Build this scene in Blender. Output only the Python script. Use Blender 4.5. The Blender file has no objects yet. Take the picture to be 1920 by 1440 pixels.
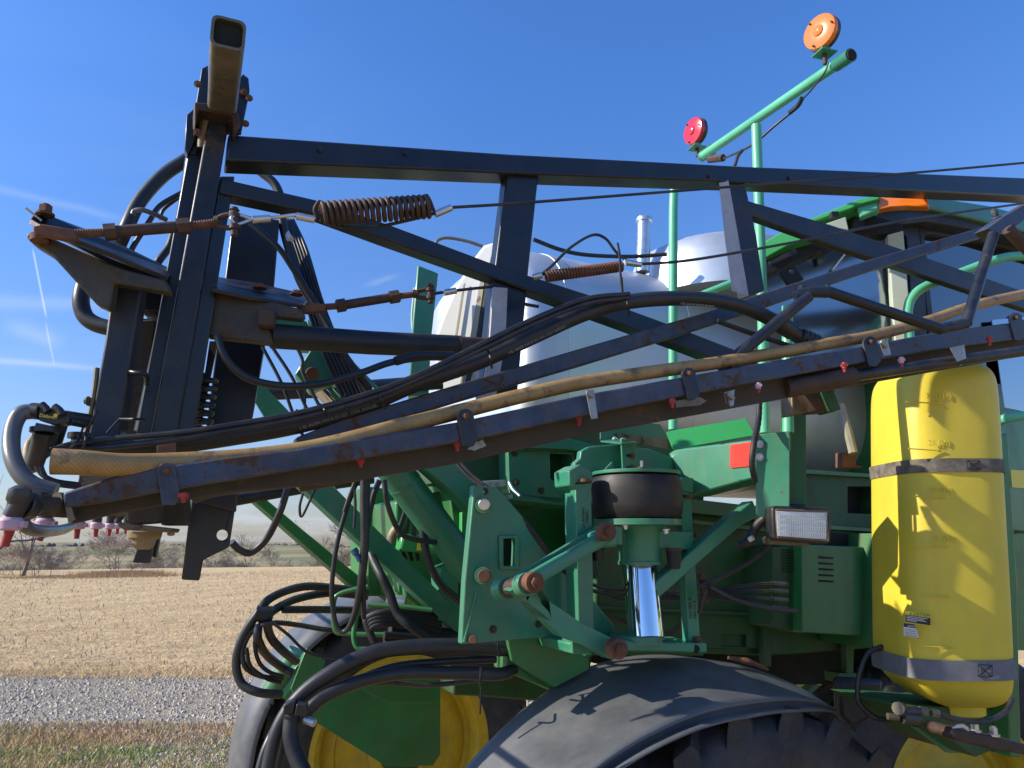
import bpy, bmesh, math, random
import numpy as np
from mathutils import Vector, Matrix, geometry
random.seed(7); RNG = np.random.default_rng(7)
R = math.radians
C = bpy.context.scene.collection
scene = bpy.context.scene

# ---------------------------------------------------------------- camera, sky, sun, exposure
FPX, PITCH, CZ = 1400.0, R(12), 2.2
cd = bpy.data.cameras.new('camera'); cam = bpy.data.objects.new('camera', cd); C.objects.link(cam)
cam.location = (0, 0, CZ); cam.rotation_euler = (R(90) + PITCH, 0, 0)
cd.sensor_width = 36; cd.lens = 36 * FPX / 1920; cd.clip_start = 0.05; cd.clip_end = 20000
scene.camera = cam
cp_, sp_ = math.cos(PITCH), math.sin(PITCH)
def ray(px, py):
    x = (px - 960) / FPX; y = (720 - py) / FPX
    return Vector((x, cp_ - sp_ * y, sp_ + cp_ * y))
def P(px, py, d):
    r = ray(px, py); return Vector((0, 0, CZ)) + r * (d / r.y)
class V:                                   # an upright plane, angle a: its run direction turned away from the picture's
    def __init__(s, px0, d0, a):
        s.A = P(px0, 1018, d0); s.u = Vector((math.cos(R(a)), math.sin(R(a)), 0)); s.n = Vector((math.sin(R(a)), -math.cos(R(a)), 0))
    def __call__(s, px, py, off=0.0):
        r = ray(px, py); A = s.A + s.n * off; c = Vector((0, 0, CZ))
        return c + r * ((A - c).dot(s.n) / r.dot(s.n))
    def shift(s, off):
        q = V.__new__(V); q.A = s.A + s.n * off; q.u = s.u; q.n = s.n; return q

SUN_DIR = Vector((-0.85, -0.15, 0.52)).normalized()
sd = bpy.data.lights.new('sun', 'SUN'); sd.energy = 5.0; sd.angle = R(0.53); sd.color = (1.0, 0.92, 0.78)
so = bpy.data.objects.new('sun', sd); C.objects.link(so); so.location = (-30, -10, 30)
so.rotation_euler = SUN_DIR.to_track_quat('Z', 'Y').to_euler()
el = math.asin(SUN_DIR.z); az = math.atan2(SUN_DIR.x, SUN_DIR.y)
W = bpy.data.worlds.new('World'); scene.world = W; W.use_nodes = True
scene.view_settings.view_transform = 'Standard'; scene.view_settings.look = 'None'
scene.view_settings.gamma = 1.0; scene.view_settings.exposure = 0.30
scene.cycles.max_bounces = 8

class NT:                                  # tiny node helper
    def __init__(s, tree): s.t = tree; s.n = tree.nodes; s.l = tree.links
    def new(s, ty, **kw):
        x = s.n.new(ty)
        for k, v in kw.items(): setattr(x, k, v)
        return x
    def put(s, sock, v):
        if isinstance(v, bpy.types.NodeSocket): s.l.new(v, sock)
        else: sock.default_value = v
    def math(s, op, a, b=None, c=None, clamp=False):
        x = s.new('ShaderNodeMath', operation=op, use_clamp=clamp); s.put(x.inputs[0], a)
        if b is not None: s.put(x.inputs[1], b)
        if c is not None: s.put(x.inputs[2], c)
        return x.outputs[0]
    def vdot(s, a, v):
        x = s.new('ShaderNodeVectorMath', operation='DOT_PRODUCT'); s.put(x.inputs[0], a); x.inputs[1].default_value = v; return x.outputs['Value']
    def noise(s, vec, scale, detail=4, rough=.55, dist=0):
        x = s.new('ShaderNodeTexNoise'); s.put(x.inputs['Vector'], vec); x.inputs['Scale'].default_value = scale
        x.inputs['Detail'].default_value = detail; x.inputs['Roughness'].default_value = rough; x.inputs['Distortion'].default_value = dist
        return x.outputs['Fac']
    def mapr(s, v, a, b, c=0.0, d=1.0):
        x = s.new('ShaderNodeMapRange'); x.inputs['From Min'].default_value = a; x.inputs['From Max'].default_value = b
        x.inputs['To Min'].default_value = c; x.inputs['To Max'].default_value = d; s.put(x.inputs['Value'], v); return x.outputs['Result']
    def mix(s, f, a, b, blend='MIX'):
        x = s.new('ShaderNodeMix', data_type='RGBA', blend_type=blend); s.put(x.inputs[0], f)
        for i, v in ((6, a), (7, b)):
            s.put(x.inputs[i], v if isinstance(v, bpy.types.NodeSocket) else (v[0], v[1], v[2], 1))
        return x.outputs[2]
    def scale(s, vec, v):
        x = s.new('ShaderNodeVectorMath', operation='MULTIPLY'); s.put(x.inputs[0], vec); x.inputs[1].default_value = v; return x.outputs[0]

w = NT(W.node_tree); w.n.clear()
sky = w.new('ShaderNodeTexSky', sky_type='NISHITA'); sky.sun_disc = False
sky.sun_elevation = el; sky.sun_rotation = az; sky.air_density = 1.25; sky.dust_density = 0.6; sky.ozone_density = 3.0
tc = w.new('ShaderNodeTexCoord'); D = tc.outputs['Generated']
sep = w.new('ShaderNodeSeparateXYZ'); w.l.new(D, sep.inputs[0])
hz = w.math('MAXIMUM', sep.outputs[2], 0.0)
inv = w.math('DIVIDE', 1.0, w.math('ADD', hz, 0.12))
cv = w.new('ShaderNodeVectorMath', operation='SCALE'); w.l.new(D, cv.inputs[0]); w.l.new(inv, cv.inputs[3])
lowband = w.mapr(hz, 0.20, 0.0)            # thin cloud only near the horizon
wisps = w.mapr(w.noise(w.scale(cv.outputs[0], (0.55, 0.55, 2.4)), 1.6, 6, .6, .6), .46, .74)
cl = w.math('MULTIPLY', wisps, w.math('MULTIPLY', lowband, 0.55))
hi = w.mapr(w.noise(w.scale(cv.outputs[0], (0.5, 1.2, 1.0)), 0.9, 7, .62, .8), .56, .80)
hi = w.math('MULTIPLY', hi, w.math('MULTIPLY', w.mapr(sep.outputs[0], -0.05, -0.45), 0.10))
cl = w.math('ADD', cl, hi)
def trail(p0, p1, wd, amp, soft=.012, nz=0.0):
    global cl
    a, b = ray(*p0).normalized(), ray(*p1).normalized(); n = a.cross(b).normalized(); t = (b - a); L = t.length; t /= L
    d = w.vdot(D, n)
    if nz: d = w.math('ADD', d, w.mapr(w.noise(D, 22, 4), 0, 1, -nz, nz))
    g = w.math('EXPONENT', w.math('MULTIPLY', w.math('POWER', w.math('ABSOLUTE', w.math('DIVIDE', d, wd)), 2.0), -1.0))
    s_ = w.math('SUBTRACT', w.vdot(D, t), a.dot(t))
    m = w.math('MULTIPLY', w.mapr(s_, -soft, soft), w.mapr(s_, L + soft, L - soft))
    cl = w.math('ADD', cl, w.math('MULTIPLY', w.math('MULTIPLY', g, m), amp))
trail((62, 470), (86, 592), .0009, .7, .004, .0006)
trail((86, 608), (101, 680), .0009, .45, .006, .0006)
trail((-80, 335), (235, 412), .0045, .15, .03, .004)
trail((-300, 650), (190, 692), .0035, .38, .05, .003)
trail((-60, 566), (190, 572), .008, .22, .03, .006)
trail((20, 612), (110, 640), .009, .25, .01, .007)
trail((690, 534), (740, 518), .0035, .16, .01, .003)
cl = w.math('MINIMUM', cl, 1.0)
cmul = w.new('ShaderNodeVectorMath', operation='MULTIPLY'); w.l.new(sky.outputs[0], cmul.inputs[0]); w.l.new(w.mix(w.mapr(hz, 0.0, .55), (1.05, 1.12, 1.55), (.78, 1.36, 2.25)), cmul.inputs[1])
skycol = w.mix(cl, cmul.outputs[0], (7.0, 8.2, 9.6))
bg = w.new('ShaderNodeBackground'); w.l.new(skycol, bg.inputs[0]); bg.inputs[1].default_value = 0.083
wo = w.new('ShaderNodeOutputWorld'); w.l.new(bg.outputs[0], wo.inputs[0])

# ---------------------------------------------------------------- materials
def M(name, col, rough=.5, metal=0.0, var=.2, scale=6.0, rust=0.0, rcol=(.15, .058, .025), rscale=7.0, bump=0.0, bscale=60.0,
      coat=0.0, spec=.5, dust=0.0, dcol=(.30, .24, .16), streak=0.0, edge=None):
    m = bpy.data.materials.new(name); m.use_nodes = True; g = NT(m.node_tree)
    b = g.n['Principled BSDF']; o = g.new('ShaderNodeTexCoord').outputs['Object']
    n1 = g.noise(o, scale, 5, .6)
    c = g.mix(g.mapr(n1, .3, .7), tuple(x * (1 - var) for x in col), tuple(min(1, x * (1 + var)) for x in col))
    n2 = g.noise(o, scale * 14, 3, .7)
    c = g.mix(g.mapr(n2, .35, .75, 0, var * .7), c, tuple(min(1, x * 1.5 + .01) for x in col))
    rg = g.mapr(n1, .3, .7, rough * .8, min(1, rough * 1.25))
    if dust:
        dn = g.math('MULTIPLY', g.mapr(g.noise(o, scale * 1.7, 6, .7), .42, .72), dust)
        c = g.mix(dn, c, dcol); rg = g.math('ADD', rg, g.math('MULTIPLY', dn, .3))
    if streak:
        sn = g.mapr(g.noise(g.scale(o, (14, 14, 1.3)), 1.0, 5, .65), .46, .70, 0, streak); c = g.mix(sn, c, dcol if dust else tuple(x * .5 for x in col)); rg = g.math('ADD', rg, g.math('MULTIPLY', sn, .25))
    if edge:
        bv = g.new('ShaderNodeBevel'); bv.samples = 4; bv.inputs['Radius'].default_value = .005; ge = g.new('ShaderNodeNewGeometry')
        dt = g.new('ShaderNodeVectorMath', operation='DOT_PRODUCT'); g.l.new(bv.outputs[0], dt.inputs[0]); g.l.new(ge.outputs['Normal'], dt.inputs[1])
        em = g.math('MULTIPLY', g.mapr(dt.outputs['Value'], .995, .93), g.mapr(g.noise(o, 22, 5, .7), .42, .60, 0, .85)); c = g.mix(em, c, edge); rg = g.math('MAXIMUM', rg, g.math('MULTIPLY', em, .8))
    if rust:
        rn = g.math('ADD', g.math('MULTIPLY', g.noise(o, rscale, 6, .65), .7), g.math('MULTIPLY', g.noise(o, rscale * 9, 3, .7), .3))
        t = .68 - rust * .3
        rf = g.mapr(rn, t, t + .05)
        rc = g.mix(g.noise(o, 50, 4), tuple(x * .55 for x in rcol), tuple(x * 1.5 for x in rcol))
        c = g.mix(rf, c, rc); rg = g.math('MAXIMUM', rg, g.math('MULTIPLY', rf, .85))
        if metal:
            g.put(b.inputs['Metallic'], g.math('MULTIPLY', g.math('SUBTRACT', 1.0, rf), metal))
    elif metal: b.inputs['Metallic'].default_value = metal
    g.put(b.inputs['Base Color'], c); g.put(b.inputs['Roughness'], rg)
    b.inputs['Coat Weight'].default_value = coat; b.inputs['Coat Roughness'].default_value = .12
    b.inputs['Specular IOR Level'].default_value = spec
    if bump:
        bp = g.new('ShaderNodeBump'); bp.inputs['Strength'].default_value = bump; bp.inputs['Distance'].default_value = .004
        g.l.new(g.noise(o, bscale, 5, .65), bp.inputs['Height']); g.l.new(bp.outputs[0], b.inputs['Normal'])
    return m
BLK  = M('black paint', (.007, .011, .019), .34, var=.25, rust=.06, rcol=(.08, .045, .03), rscale=5, bump=.05, coat=.1, dust=.10, dcol=(.10, .085, .06), edge=(.10, .07, .05))
BLKR = M('black paint with rust', (.009, .014, .025), .40, var=.35, rust=.32, rcol=(.08, .042, .025), rscale=6, bump=.12, dust=.22, dcol=(.14, .11, .07), edge=(.12, .07, .04))
RAIL = M('worn blue paint', (.024, .042, .082), .45, var=.7, scale=13, rust=.50, rscale=8, rcol=(.075, .042, .028), bump=.25, dust=.35, dcol=(.17, .13, .07), edge=(.16, .09, .05))
DIRT = M('mud caked steel', (.055, .043, .028), .85, var=.45, scale=12, rust=.35, bump=.5, bscale=40)
MUD  = M('dried mud', (.27, .20, .12), .95, var=.35, scale=18, bump=.8, bscale=35)
RUST = M('rusted steel', (.14, .062, .032), .8, var=.45, scale=25, bump=.3, bscale=90)
RUSTD = M('dark rusted steel', (.075, .045, .032), .65, var=.45, scale=25, bump=.3, bscale=90, metal=.3)
ZINC = M('zinc plated steel', (.62, .62, .62), .32, metal=.9, var=.15, scale=30)
DULL = M('dull zinc steel', (.34, .34, .33), .45, metal=.7, var=.3, scale=30, dust=.3, dcol=(.15, .13, .1))
CHR  = M('chrome', (.82, .83, .85), .07, metal=1, var=.04)
TEAL = M('faded green paint', (.030, .225, .130), .36, var=.2, scale=4, rust=.04, rscale=9, coat=.2, dust=.25, dcol=(.10, .17, .10), bump=.06, streak=.5, edge=(.20, .30, .20))
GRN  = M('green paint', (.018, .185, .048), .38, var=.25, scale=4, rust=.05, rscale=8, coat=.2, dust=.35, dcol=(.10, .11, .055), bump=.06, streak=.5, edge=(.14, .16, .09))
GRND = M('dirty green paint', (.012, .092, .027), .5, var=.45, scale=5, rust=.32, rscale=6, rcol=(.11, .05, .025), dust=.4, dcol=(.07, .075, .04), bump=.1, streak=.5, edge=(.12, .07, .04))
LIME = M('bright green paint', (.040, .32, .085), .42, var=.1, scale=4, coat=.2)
MINT = M('pale green paint', (.105, .46, .27), .42, var=.12, scale=7, coat=.1, dust=.08)
YEL  = M('yellow polyethylene', (.70, .56, .045), .42, var=.05, scale=5, dust=.30, dcol=(.52, .40, .07), bump=.10, bscale=140, streak=.22)
RIM  = M('yellow wheel paint', (.62, .43, .02), .45, var=.15, scale=6, dust=.45, dcol=(.30, .22, .08))
RUB  = M('black rubber', (.013, .014, .017), .5, var=.3, dust=.22, dcol=(.09, .075, .055), scale=9)
HOSE = M('grey black hose rubber', (.020, .021, .024), .40, var=.3, dust=.22, dcol=(.075, .062, .045), scale=9)
TYRE = M('tyre rubber', (.022, .023, .028), .62, var=.5, dust=.5, dcol=(.12, .11, .10), scale=5, bump=.3, bscale=30)
FEND = M('black fender plastic', (.100, .104, .110), .38, var=.2, dust=.5, dcol=(.19, .185, .18), scale=4, bump=.08)
CABL = M('cable insulation', (.016, .018, .023), .38, var=.2, dust=.15)
GREYH = M('grey smooth hose', (.115, .115, .11), .32, var=.1, dust=.15)
PLAS = M('black plastic', (.016, .017, .02), .35, var=.2, dust=.18)
TANK = M('brushed stainless steel', (.64, .67, .71), .42, metal=.7, var=.06, scale=3, bump=.05, bscale=20, dust=.1, dcol=(.4, .38, .34))
TANKS = M('tank strap steel', (.33, .30, .22), .5, metal=.4, var=.2, rust=.3)
WHT  = M('sunlit tank white', (.72, .72, .70), .5, var=.05, dust=.1, dcol=(.5, .48, .42))
PNK  = M('pink nozzle cap', (.60, .38, .47), .5, var=.15, dust=.3)
RED  = M('red nozzle tip', (.36, .028, .025), .5, var=.3, dust=.35, dcol=(.15, .08, .05))
REDR = M('red reflector film', (.85, .035, .02), .35, var=.04)
STRAP = M('grey webbing strap', (.17, .17, .19), .8, var=.2, scale=30, bump=.5, bscale=400)
STRAPD = M('weathered webbing strap', (.13, .115, .095), .85, var=.8, scale=28, bump=.5, bscale=300, dust=.5, dcol=(.30, .25, .16))
DARK = M('recess shade and bay grime', (.010, .014, .010), .9, var=.4)  # grimy engine parts; also paints the shade in tube mouths, holes and gaps
CREAM = M('cream cab trim', (.48, .52, .42), .55, var=.06)
CBLK = M('cab seal rubber', (.014, .014, .016), .55, var=.2)
INT  = M('cab interior grey', (.16, .18, .20), .7, var=.15)
PALE = M('pale lit paint', (.42, .42, .43), .5, var=.15, rust=.12, rscale=25, scale=20)  # pale grey carries the lit look of dark boom faces
BARE = M('bare dusty steel', (.17, .14, .095), .5, metal=.35, var=.5, scale=14, rust=.4, rscale=11, rcol=(.08, .045, .025), dust=.35, dcol=(.14, .11, .065))
GRIM = M('grimy painted steel', (.040, .036, .026), .5, var=.6, scale=10, rust=.45, rscale=9, rcol=(.09, .055, .028), dust=.4, dcol=(.12, .095, .05), bump=.2)
STK  = M('sticker black', (.012, .012, .014), .35, var=.1)
STW  = M('sticker white', (.62, .62, .62), .4, var=.05)
STY  = M('sticker yellow', (.80, .66, .05), .4, var=.05)
INK  = M('dark ink print', (.02, .05, .05), .7, var=.1)
HPR  = M('pale hose print', (.17, .175, .18), .7, var=.1)
TIE  = M('black cable tie', (.012, .012, .014), .45, var=.1)
def glass(name, tint, rough=.03, mixf=.5, gc=(.9, .93, .95)):
    m = bpy.data.materials.new(name); m.use_nodes = True; g = NT(m.node_tree); g.n.clear()
    tr = g.new('ShaderNodeBsdfTransparent'); tr.inputs[0].default_value = (*tint, 1)
    gl = g.new('ShaderNodeBsdfGlossy'); gl.inputs['Roughness'].default_value = rough; gl.inputs[0].default_value = (*gc, 1)
    fr = g.new('ShaderNodeFresnel'); fr.inputs[0].default_value = 1.55
    f = g.math('ADD', g.math('MULTIPLY', fr.outputs[0], 1.0), mixf, clamp=True)
    mx = g.new('ShaderNodeMixShader'); g.l.new(f, mx.inputs[0]); g.l.new(tr.outputs[0], mx.inputs[1]); g.l.new(gl.outputs[0], mx.inputs[2])
    o = g.new('ShaderNodeOutputMaterial'); g.l.new(mx.outputs[0], o.inputs[0]); return m
GLS2 = glass('sky reflecting glass', (.20, .27, .31), .14, .50, (.62, .70, .74))
GLS = glass('tinted cab glass', (.36, .47, .50), .04, .10)
def lens(name, col, tw=.35):
    m = bpy.data.materials.new(name); m.use_nodes = True; g = NT(m.node_tree); b = g.n['Principled BSDF']
    b.inputs['Base Color'].default_value = (*col, 1); b.inputs['Roughness'].default_value = .18
    b.inputs['Subsurface Weight'].default_value = tw; b.inputs['Subsurface Radius'].default_value = (.03, .01, .005); b.inputs['Coat Weight'].default_value = .6
    o = g.new('ShaderNodeTexCoord').outputs['Object']; wv = g.new('ShaderNodeTexNoise'); wv.inputs['Scale'].default_value = 160; g.l.new(o, wv.inputs['Vector'])
    bp = g.new('ShaderNodeBump'); bp.inputs['Strength'].default_value = .06; bp.inputs['Distance'].default_value = .002
    g.l.new(wv.outputs['Fac'], bp.inputs['Height']); g.l.new(bp.outputs[0], b.inputs['Normal']); return m
AMB = lens('amber lens', (.85, .22, .02)); REDL = lens('red lens', (.62, .02, .035)); CLR = M('clear fluted lens', (.62, .66, .72), .12, metal=.35, var=.12, scale=20, coat=.6)
def braided():
    m = bpy.data.materials.new('braided tan hose'); m.use_nodes = True; g = NT(m.node_tree); b = g.n['Principled BSDF']
    uv = g.new('ShaderNodeTexCoord'); s_ = g.new('ShaderNodeSeparateXYZ'); g.l.new(uv.outputs['UV'], s_.inputs[0])
    u, v = s_.outputs[0], s_.outputs[1]          # u metres along, v turns around
    a = g.math('ADD', g.math('MULTIPLY', u, 130), g.math('MULTIPLY', v, 14)); c_ = g.math('SUBTRACT', g.math('MULTIPLY', u, 130), g.math('MULTIPLY', v, 14))
    def ln(x): return g.mapr(g.math('ABSOLUTE', g.math('SUBTRACT', g.math('FRACT', x), .5)), .0, .16, 1, 0)
    k = g.math('MAXIMUM', ln(a), ln(c_))
    o = uv.outputs['Object']; n = g.noise(o, 9, 6, .7)
    base = g.mix(g.mapr(n, .35, .65), (.34, .19, .055), (.50, .32, .11))
    col = g.mix(g.math('MULTIPLY', k, .55), base, (.27, .15, .05))
    col = g.mix(g.mapr(g.noise(o, 16, 6, .75), .52, .64, 0, .8), col, (.11, .065, .035))
    g.put(b.inputs['Base Color'], col); b.inputs['Roughness'].default_value = .42
    bp = g.new('ShaderNodeBump'); bp.inputs['Strength'].default_value = .35; bp.inputs['Distance'].default_value = .003; bp.invert = True
    g.l.new(k, bp.inputs['Height']); g.l.new(bp.outputs[0], b.inputs['Normal']); return m
TAN = braided()

# ---------------------------------------------------------------- mesh builder
def catmull(pts, sub=8):
    pts = [Vector(p) for p in pts]
    if len(pts) < 3: return pts
    q = [pts[0] * 2 - pts[1]] + pts + [pts[-1] * 2 - pts[-2]]; out = []
    for i in range(1, len(q) - 2):
        a, b, c, d = q[i - 1:i + 3]
        for k in range(sub):
            t = k / sub; out.append(.5 * ((2 * b) + (c - a) * t + (2 * a - 5 * b + 4 * c - d) * t * t + (3 * b - a - 3 * c + d) * t ** 3))
    out.append(pts[-1]); return out
class MB:
    def __init__(s): s.v = []; s.f = []; s.uv = {}
    def add(s, vs, fs):
        o = len(s.v); s.v += [Vector(v) for v in vs]; s.f += [tuple(i + o for i in f) for f in fs]; return s
    def sweep(s, pts, prof, up=None, cap=True, scales=None, uvs=False):
        """prof: closed 2D outline [(a,b)]; carried along pts"""
        n = len(pts); m = len(prof); T = []
        for i in range(n):
            T.append((pts[min(i + 1, n - 1)] - pts[max(i - 1, 0)]).normalized())
        if up is None:
            up = Vector((0, 0, 1)) if abs(T[0].z) < .9 else Vector((0, 1, 0))
        N = (up - T[0] * up.dot(T[0])).normalized(); vs = []; L = 0; Ls = []
        for i in range(n):
            N = (N - T[i] * N.dot(T[i])).normalized(); B = T[i].cross(N); k = scales[i] if scales else 1
            if i: L += (pts[i] - pts[i - 1]).length
            Ls.append(L)
            for a, b in prof: vs.append(pts[i] + B * a * k + N * b * k)
        fs = []; o = len(s.v)
        for i in range(n - 1):
            for j in range(m):
                j2 = (j + 1) % m; f = (i * m + j, i * m + j2, (i + 1) * m + j2, (i + 1) * m + j)
                if uvs: s.uv[len(s.f) + len(fs)] = [(Ls[i], j / m), (Ls[i], (j + 1) / m), (Ls[i + 1], (j + 1) / m), (Ls[i + 1], j / m)]
                fs.append(f)
        if cap: fs.append(tuple(range(m - 1, -1, -1))); fs.append(tuple(range((n - 1) * m, n * m)))
        return s.add(vs, fs)
    def tube(s, pts, r, n=12, sub=8, smooth=True, scales=None, uvs=False, cap=True):
        p = catmull(pts, sub) if smooth else [Vector(x) for x in pts]
        if scales and len(scales) != len(p):
            scales = [float(np.interp(i / (len(p) - 1), np.linspace(0, 1, len(scales)), scales)) for i in range(len(p))]
        return s.sweep(p, [(r * math.cos(2 * math.pi * k / n), r * math.sin(2 * math.pi * k / n)) for k in range(n)], scales=scales, uvs=uvs, cap=cap)
    def cyl(s, p0, p1, r0, r1=None, n=24):
        r1 = r0 if r1 is None else r1; p0, p1 = Vector(p0), Vector(p1)
        return s.sweep([p0, p1], [(math.cos(2 * math.pi * k / n), math.sin(2 * math.pi * k / n)) for k in range(n)], scales=[r0, r1])
    def lathe(s, p, ax, prof, n=32, cap=True, arc=None):
        """prof [(r, t)] around axis ax from p"""
        ax = Vector(ax).normalized(); u = ax.orthogonal().normalized() if abs(ax.z) < .95 else Vector((1, 0, 0)); v = ax.cross(u); vs = []; m = len(prof); fs = []
        for k in range(n):
            a = 2 * math.pi * k / n; d = u * math.cos(a) + v * math.sin(a)
            for r, t in prof: vs.append(Vector(p) + ax * t + d * r)
        for k in range(n):
            k2 = (k + 1) % n
            for j in range(m - 1): fs.append((k * m + j, k2 * m + j, k2 * m + j + 1, k * m + j + 1))
        if cap:
            fs.append(tuple(k * m for k in range(n - 1, -1, -1))); fs.append(tuple(k * m + m - 1 for k in range(n)))
        return s.add(vs, fs)
    def box(s, c, ux, uy, uz):
        c, ux, uy, uz = map(Vector, (c, ux, uy, uz)); vs = [c + ux * a + uy * b + uz * d for a in (-.5, .5) for b in (-.5, .5) for d in (-.5, .5)]
        return s.add(vs, [(0, 1, 3, 2), (4, 6, 7, 5), (0, 4, 5, 1), (2, 3, 7, 6), (0, 2, 6, 4), (1, 5, 7, 3)])
    def beam(s, p0, p1, wd, h, up=(0, 0, 1), rr=.18, hollow=0, seg=3):
        p0, p1 = Vector(p0), Vector(p1); r = rr * min(wd, h)
        def rr_(wd, h, r):
            o = []
            for cx, cy, a0 in ((wd / 2 - r, h / 2 - r, 0), (-wd / 2 + r, h / 2 - r, 90), (-wd / 2 + r, -h / 2 + r, 180), (wd / 2 - r, -h / 2 + r, 270)):
                for k in range(seg + 1):
                    a = R(a0 + 90 * k / seg); o.append((cx + r * math.cos(a), cy + r * math.sin(a)))
            return o
        o = rr_(wd, h, r)
        if not hollow: return s.sweep([p0, p1], o, up=Vector(up))
        i = rr_(wd - 2 * hollow, h - 2 * hollow, max(r - hollow * .6, .002)); m = len(o); n0 = len(s.v)
        s.sweep([p0, p1], o, up=Vector(up), cap=False); s.sweep([p1, p0], i[::-1] if False else i, up=Vector(up), cap=False)
        # inner tube runs the other way: match by nearest
        outer1 = list(range(n0 + m, n0 + 2 * m)); outer0 = list(range(n0, n0 + m)); inner1 = list(range(n0 + 2 * m, n0 + 3 * m)); inner0 = list(range(n0 + 3 * m, n0 + 4 * m))
        for O, I in ((outer1, inner1), (outer0, inner0)):
            near = [min(I, key=lambda q: (s.v[q] - s.v[a]).length) for a in O]
            for k in range(m):
                k2 = (k + 1) % m; f = [O[k], O[k2], near[k2], near[k]]
                f = list(dict.fromkeys(f))
                if len(f) >= 3: s.f.append(tuple(f))
        return s
    def prism(s, pts, thick, holes=(), nrm=None):
        """flat outline of 3D points pushed back by thick along -normal"""
        pts = [Vector(p) for p in pts]; n = Vector((0, 0, 0))
        for i in range(len(pts)):
            a, b = pts[i], pts[(i + 1) % len(pts)]; n += a.cross(b)
        n.normalize(); ref = Vector(nrm) if nrm is not None else Vector((0, -1, 0))
        if n.dot(ref) < 0: pts = pts[::-1]; n = -n
        hs = []
        for h in holes:
            h = [Vector(p) for p in h]; hs.append(h)
        if nrm is not None: n = Vector(nrm).normalized()
        loops = [pts] + hs; tri = None
        if hs: tri = geometry.tessellate_polygon(loops)
        flat = [p for l in loops for p in l]; N = len(flat); o = len(s.v)
        s.v += flat + [p - n * thick for p in flat]
        if tri:
            for t in tri:
                a, b, c = (flat[i] for i in t)
                if (b - a).cross(c - a).dot(n) < 0: t = t[::-1]
                s.f.append(tuple(o + i for i in t)); s.f.append(tuple(o + N + i for i in t[::-1]))
        else:
            s.f.append(tuple(range(o, o + N))); s.f.append(tuple(range(o + 2 * N - 1, o + N - 1, -1)))
        k0 = 0
        for l in loops:
            m = len(l)
            for i in range(m):
                a, b = o + k0 + i, o + k0 + (i + 1) % m; s.f.append((a, a + N, b + N, b))
            k0 += m
        return s
    def slab(s, pl, pts, thick, off=0.0, holes=()):
        return s.prism([pl(x, y, off) for x, y in pts], thick, [[pl(x, y, off) for x, y in h] for h in holes], nrm=pl.n)
    def bolt(s, p, n, r, h=None, washer=True):
        n = Vector(n).normalized(); h = h or r * .8
        if washer: s.cyl(p, p + n * h * .25, r * 1.35, n=20)
        return s.cyl(p + n * h * .25, p + n * h * 1.1, r, n=6).cyl(p + n * h * 1.1, p + n * h * 1.3, r * .6, n=12)
    def coil(s, p0, p1, rad, r, turns, n=8, seg=20, bend=None):
        p0, p1 = Vector(p0), Vector(p1); ax = (p1 - p0); L = ax.length; ax.normalize(); u = ax.orthogonal().normalized(); v = ax.cross(u); pts = []
        K = int(turns * seg)
        for i in range(K + 1):
            t = i / K; a = 2 * math.pi * turns * t; c = p0 + ax * L * t
            if bend: c = c + Vector(bend) * math.sin(math.pi * t)
            pts.append(c + (u * math.cos(a) + v * math.sin(a)) * rad)
        return s.sweep(pts, [(r * math.cos(2 * math.pi * k / n), r * math.sin(2 * math.pi * k / n)) for k in range(n)])
    def text(s, st, origin, ux, uy, size, ext=.0008):
        c = bpy.data.curves.new('t', 'FONT'); c.body = st; c.size = size; c.extrude = ext; c.resolution_u = 2
        o = bpy.data.objects.new('t', c); me = bpy.data.meshes.new_from_object(o)
        ux, uy = Vector(ux).normalized(), Vector(uy).normalized(); uy = (uy - ux * uy.dot(ux)).normalized(); uz = ux.cross(uy)
        s.add([Vector(origin) + ux * v.co.x + uy * v.co.y + uz * v.co.z for v in me.vertices], [tuple(p.vertices) for p in me.polygons])
        bpy.data.objects.remove(o); bpy.data.curves.remove(c); bpy.data.meshes.remove(me); return s
    def loft(s, rings, closed=True, cap=True):
        m = len(rings[0]); vs = [p for r in rings for p in r]; fs = []
        for i in range(len(rings) - 1):
            for j in range(m if closed else m - 1):
                j2 = (j + 1) % m; fs.append((i * m + j, i * m + j2, (i + 1) * m + j2, (i + 1) * m + j))
        if cap and closed: fs.append(tuple(range(m - 1, -1, -1))); fs.append(tuple(range((len(rings) - 1) * m, len(rings) * m)))
        return s.add(vs, fs)

def link(name, mb, mat, parent=None, bev=0.0, smooth=38, label=None, fixn=True):
    me = bpy.data.meshes.new(name); off = parent_world(parent) if parent else Vector((0, 0, 0))
    me.from_pydata([tuple(v - off) for v in mb.v], [], mb.f); me.validate(); me.update()
    if mb.uv:
        ul = me.uv_layers.new(name='UVMap')
        for p in me.polygons:
            if p.index in mb.uv:
                for li, q in zip(p.loop_indices, mb.uv[p.index]): ul.data[li].uv = q
    if fixn:
        bm = bmesh.new(); bm.from_mesh(me); bmesh.ops.recalc_face_normals(bm, faces=bm.faces); bm.to_mesh(me); bm.free()
    me.shade_smooth(); me.set_sharp_from_angle(angle=R(smooth))
    me.materials.append(mat); o = bpy.data.objects.new(name, me); C.objects.link(o)
    if parent: o.parent = parent; 
    if bev:
        b = o.modifiers.new('Bevel', 'BEVEL'); b.width = bev; b.segments = 2; b.limit_method = 'ANGLE'; b.angle_limit = R(40); b.harden_normals = False
    if label: o['label'] = label
    return o
def parent_world(p):
    v = Vector((0, 0, 0))
    while p is not None: v += p.location; p = p.parent
    return v
def root(name, label, cat, loc, group=None):
    o = bpy.data.objects.new(name, None); C.objects.link(o); o.location = loc; o['label'] = label; o['category'] = cat; o.empty_display_size = .2
    if group: o['group'] = group
    return o
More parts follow.
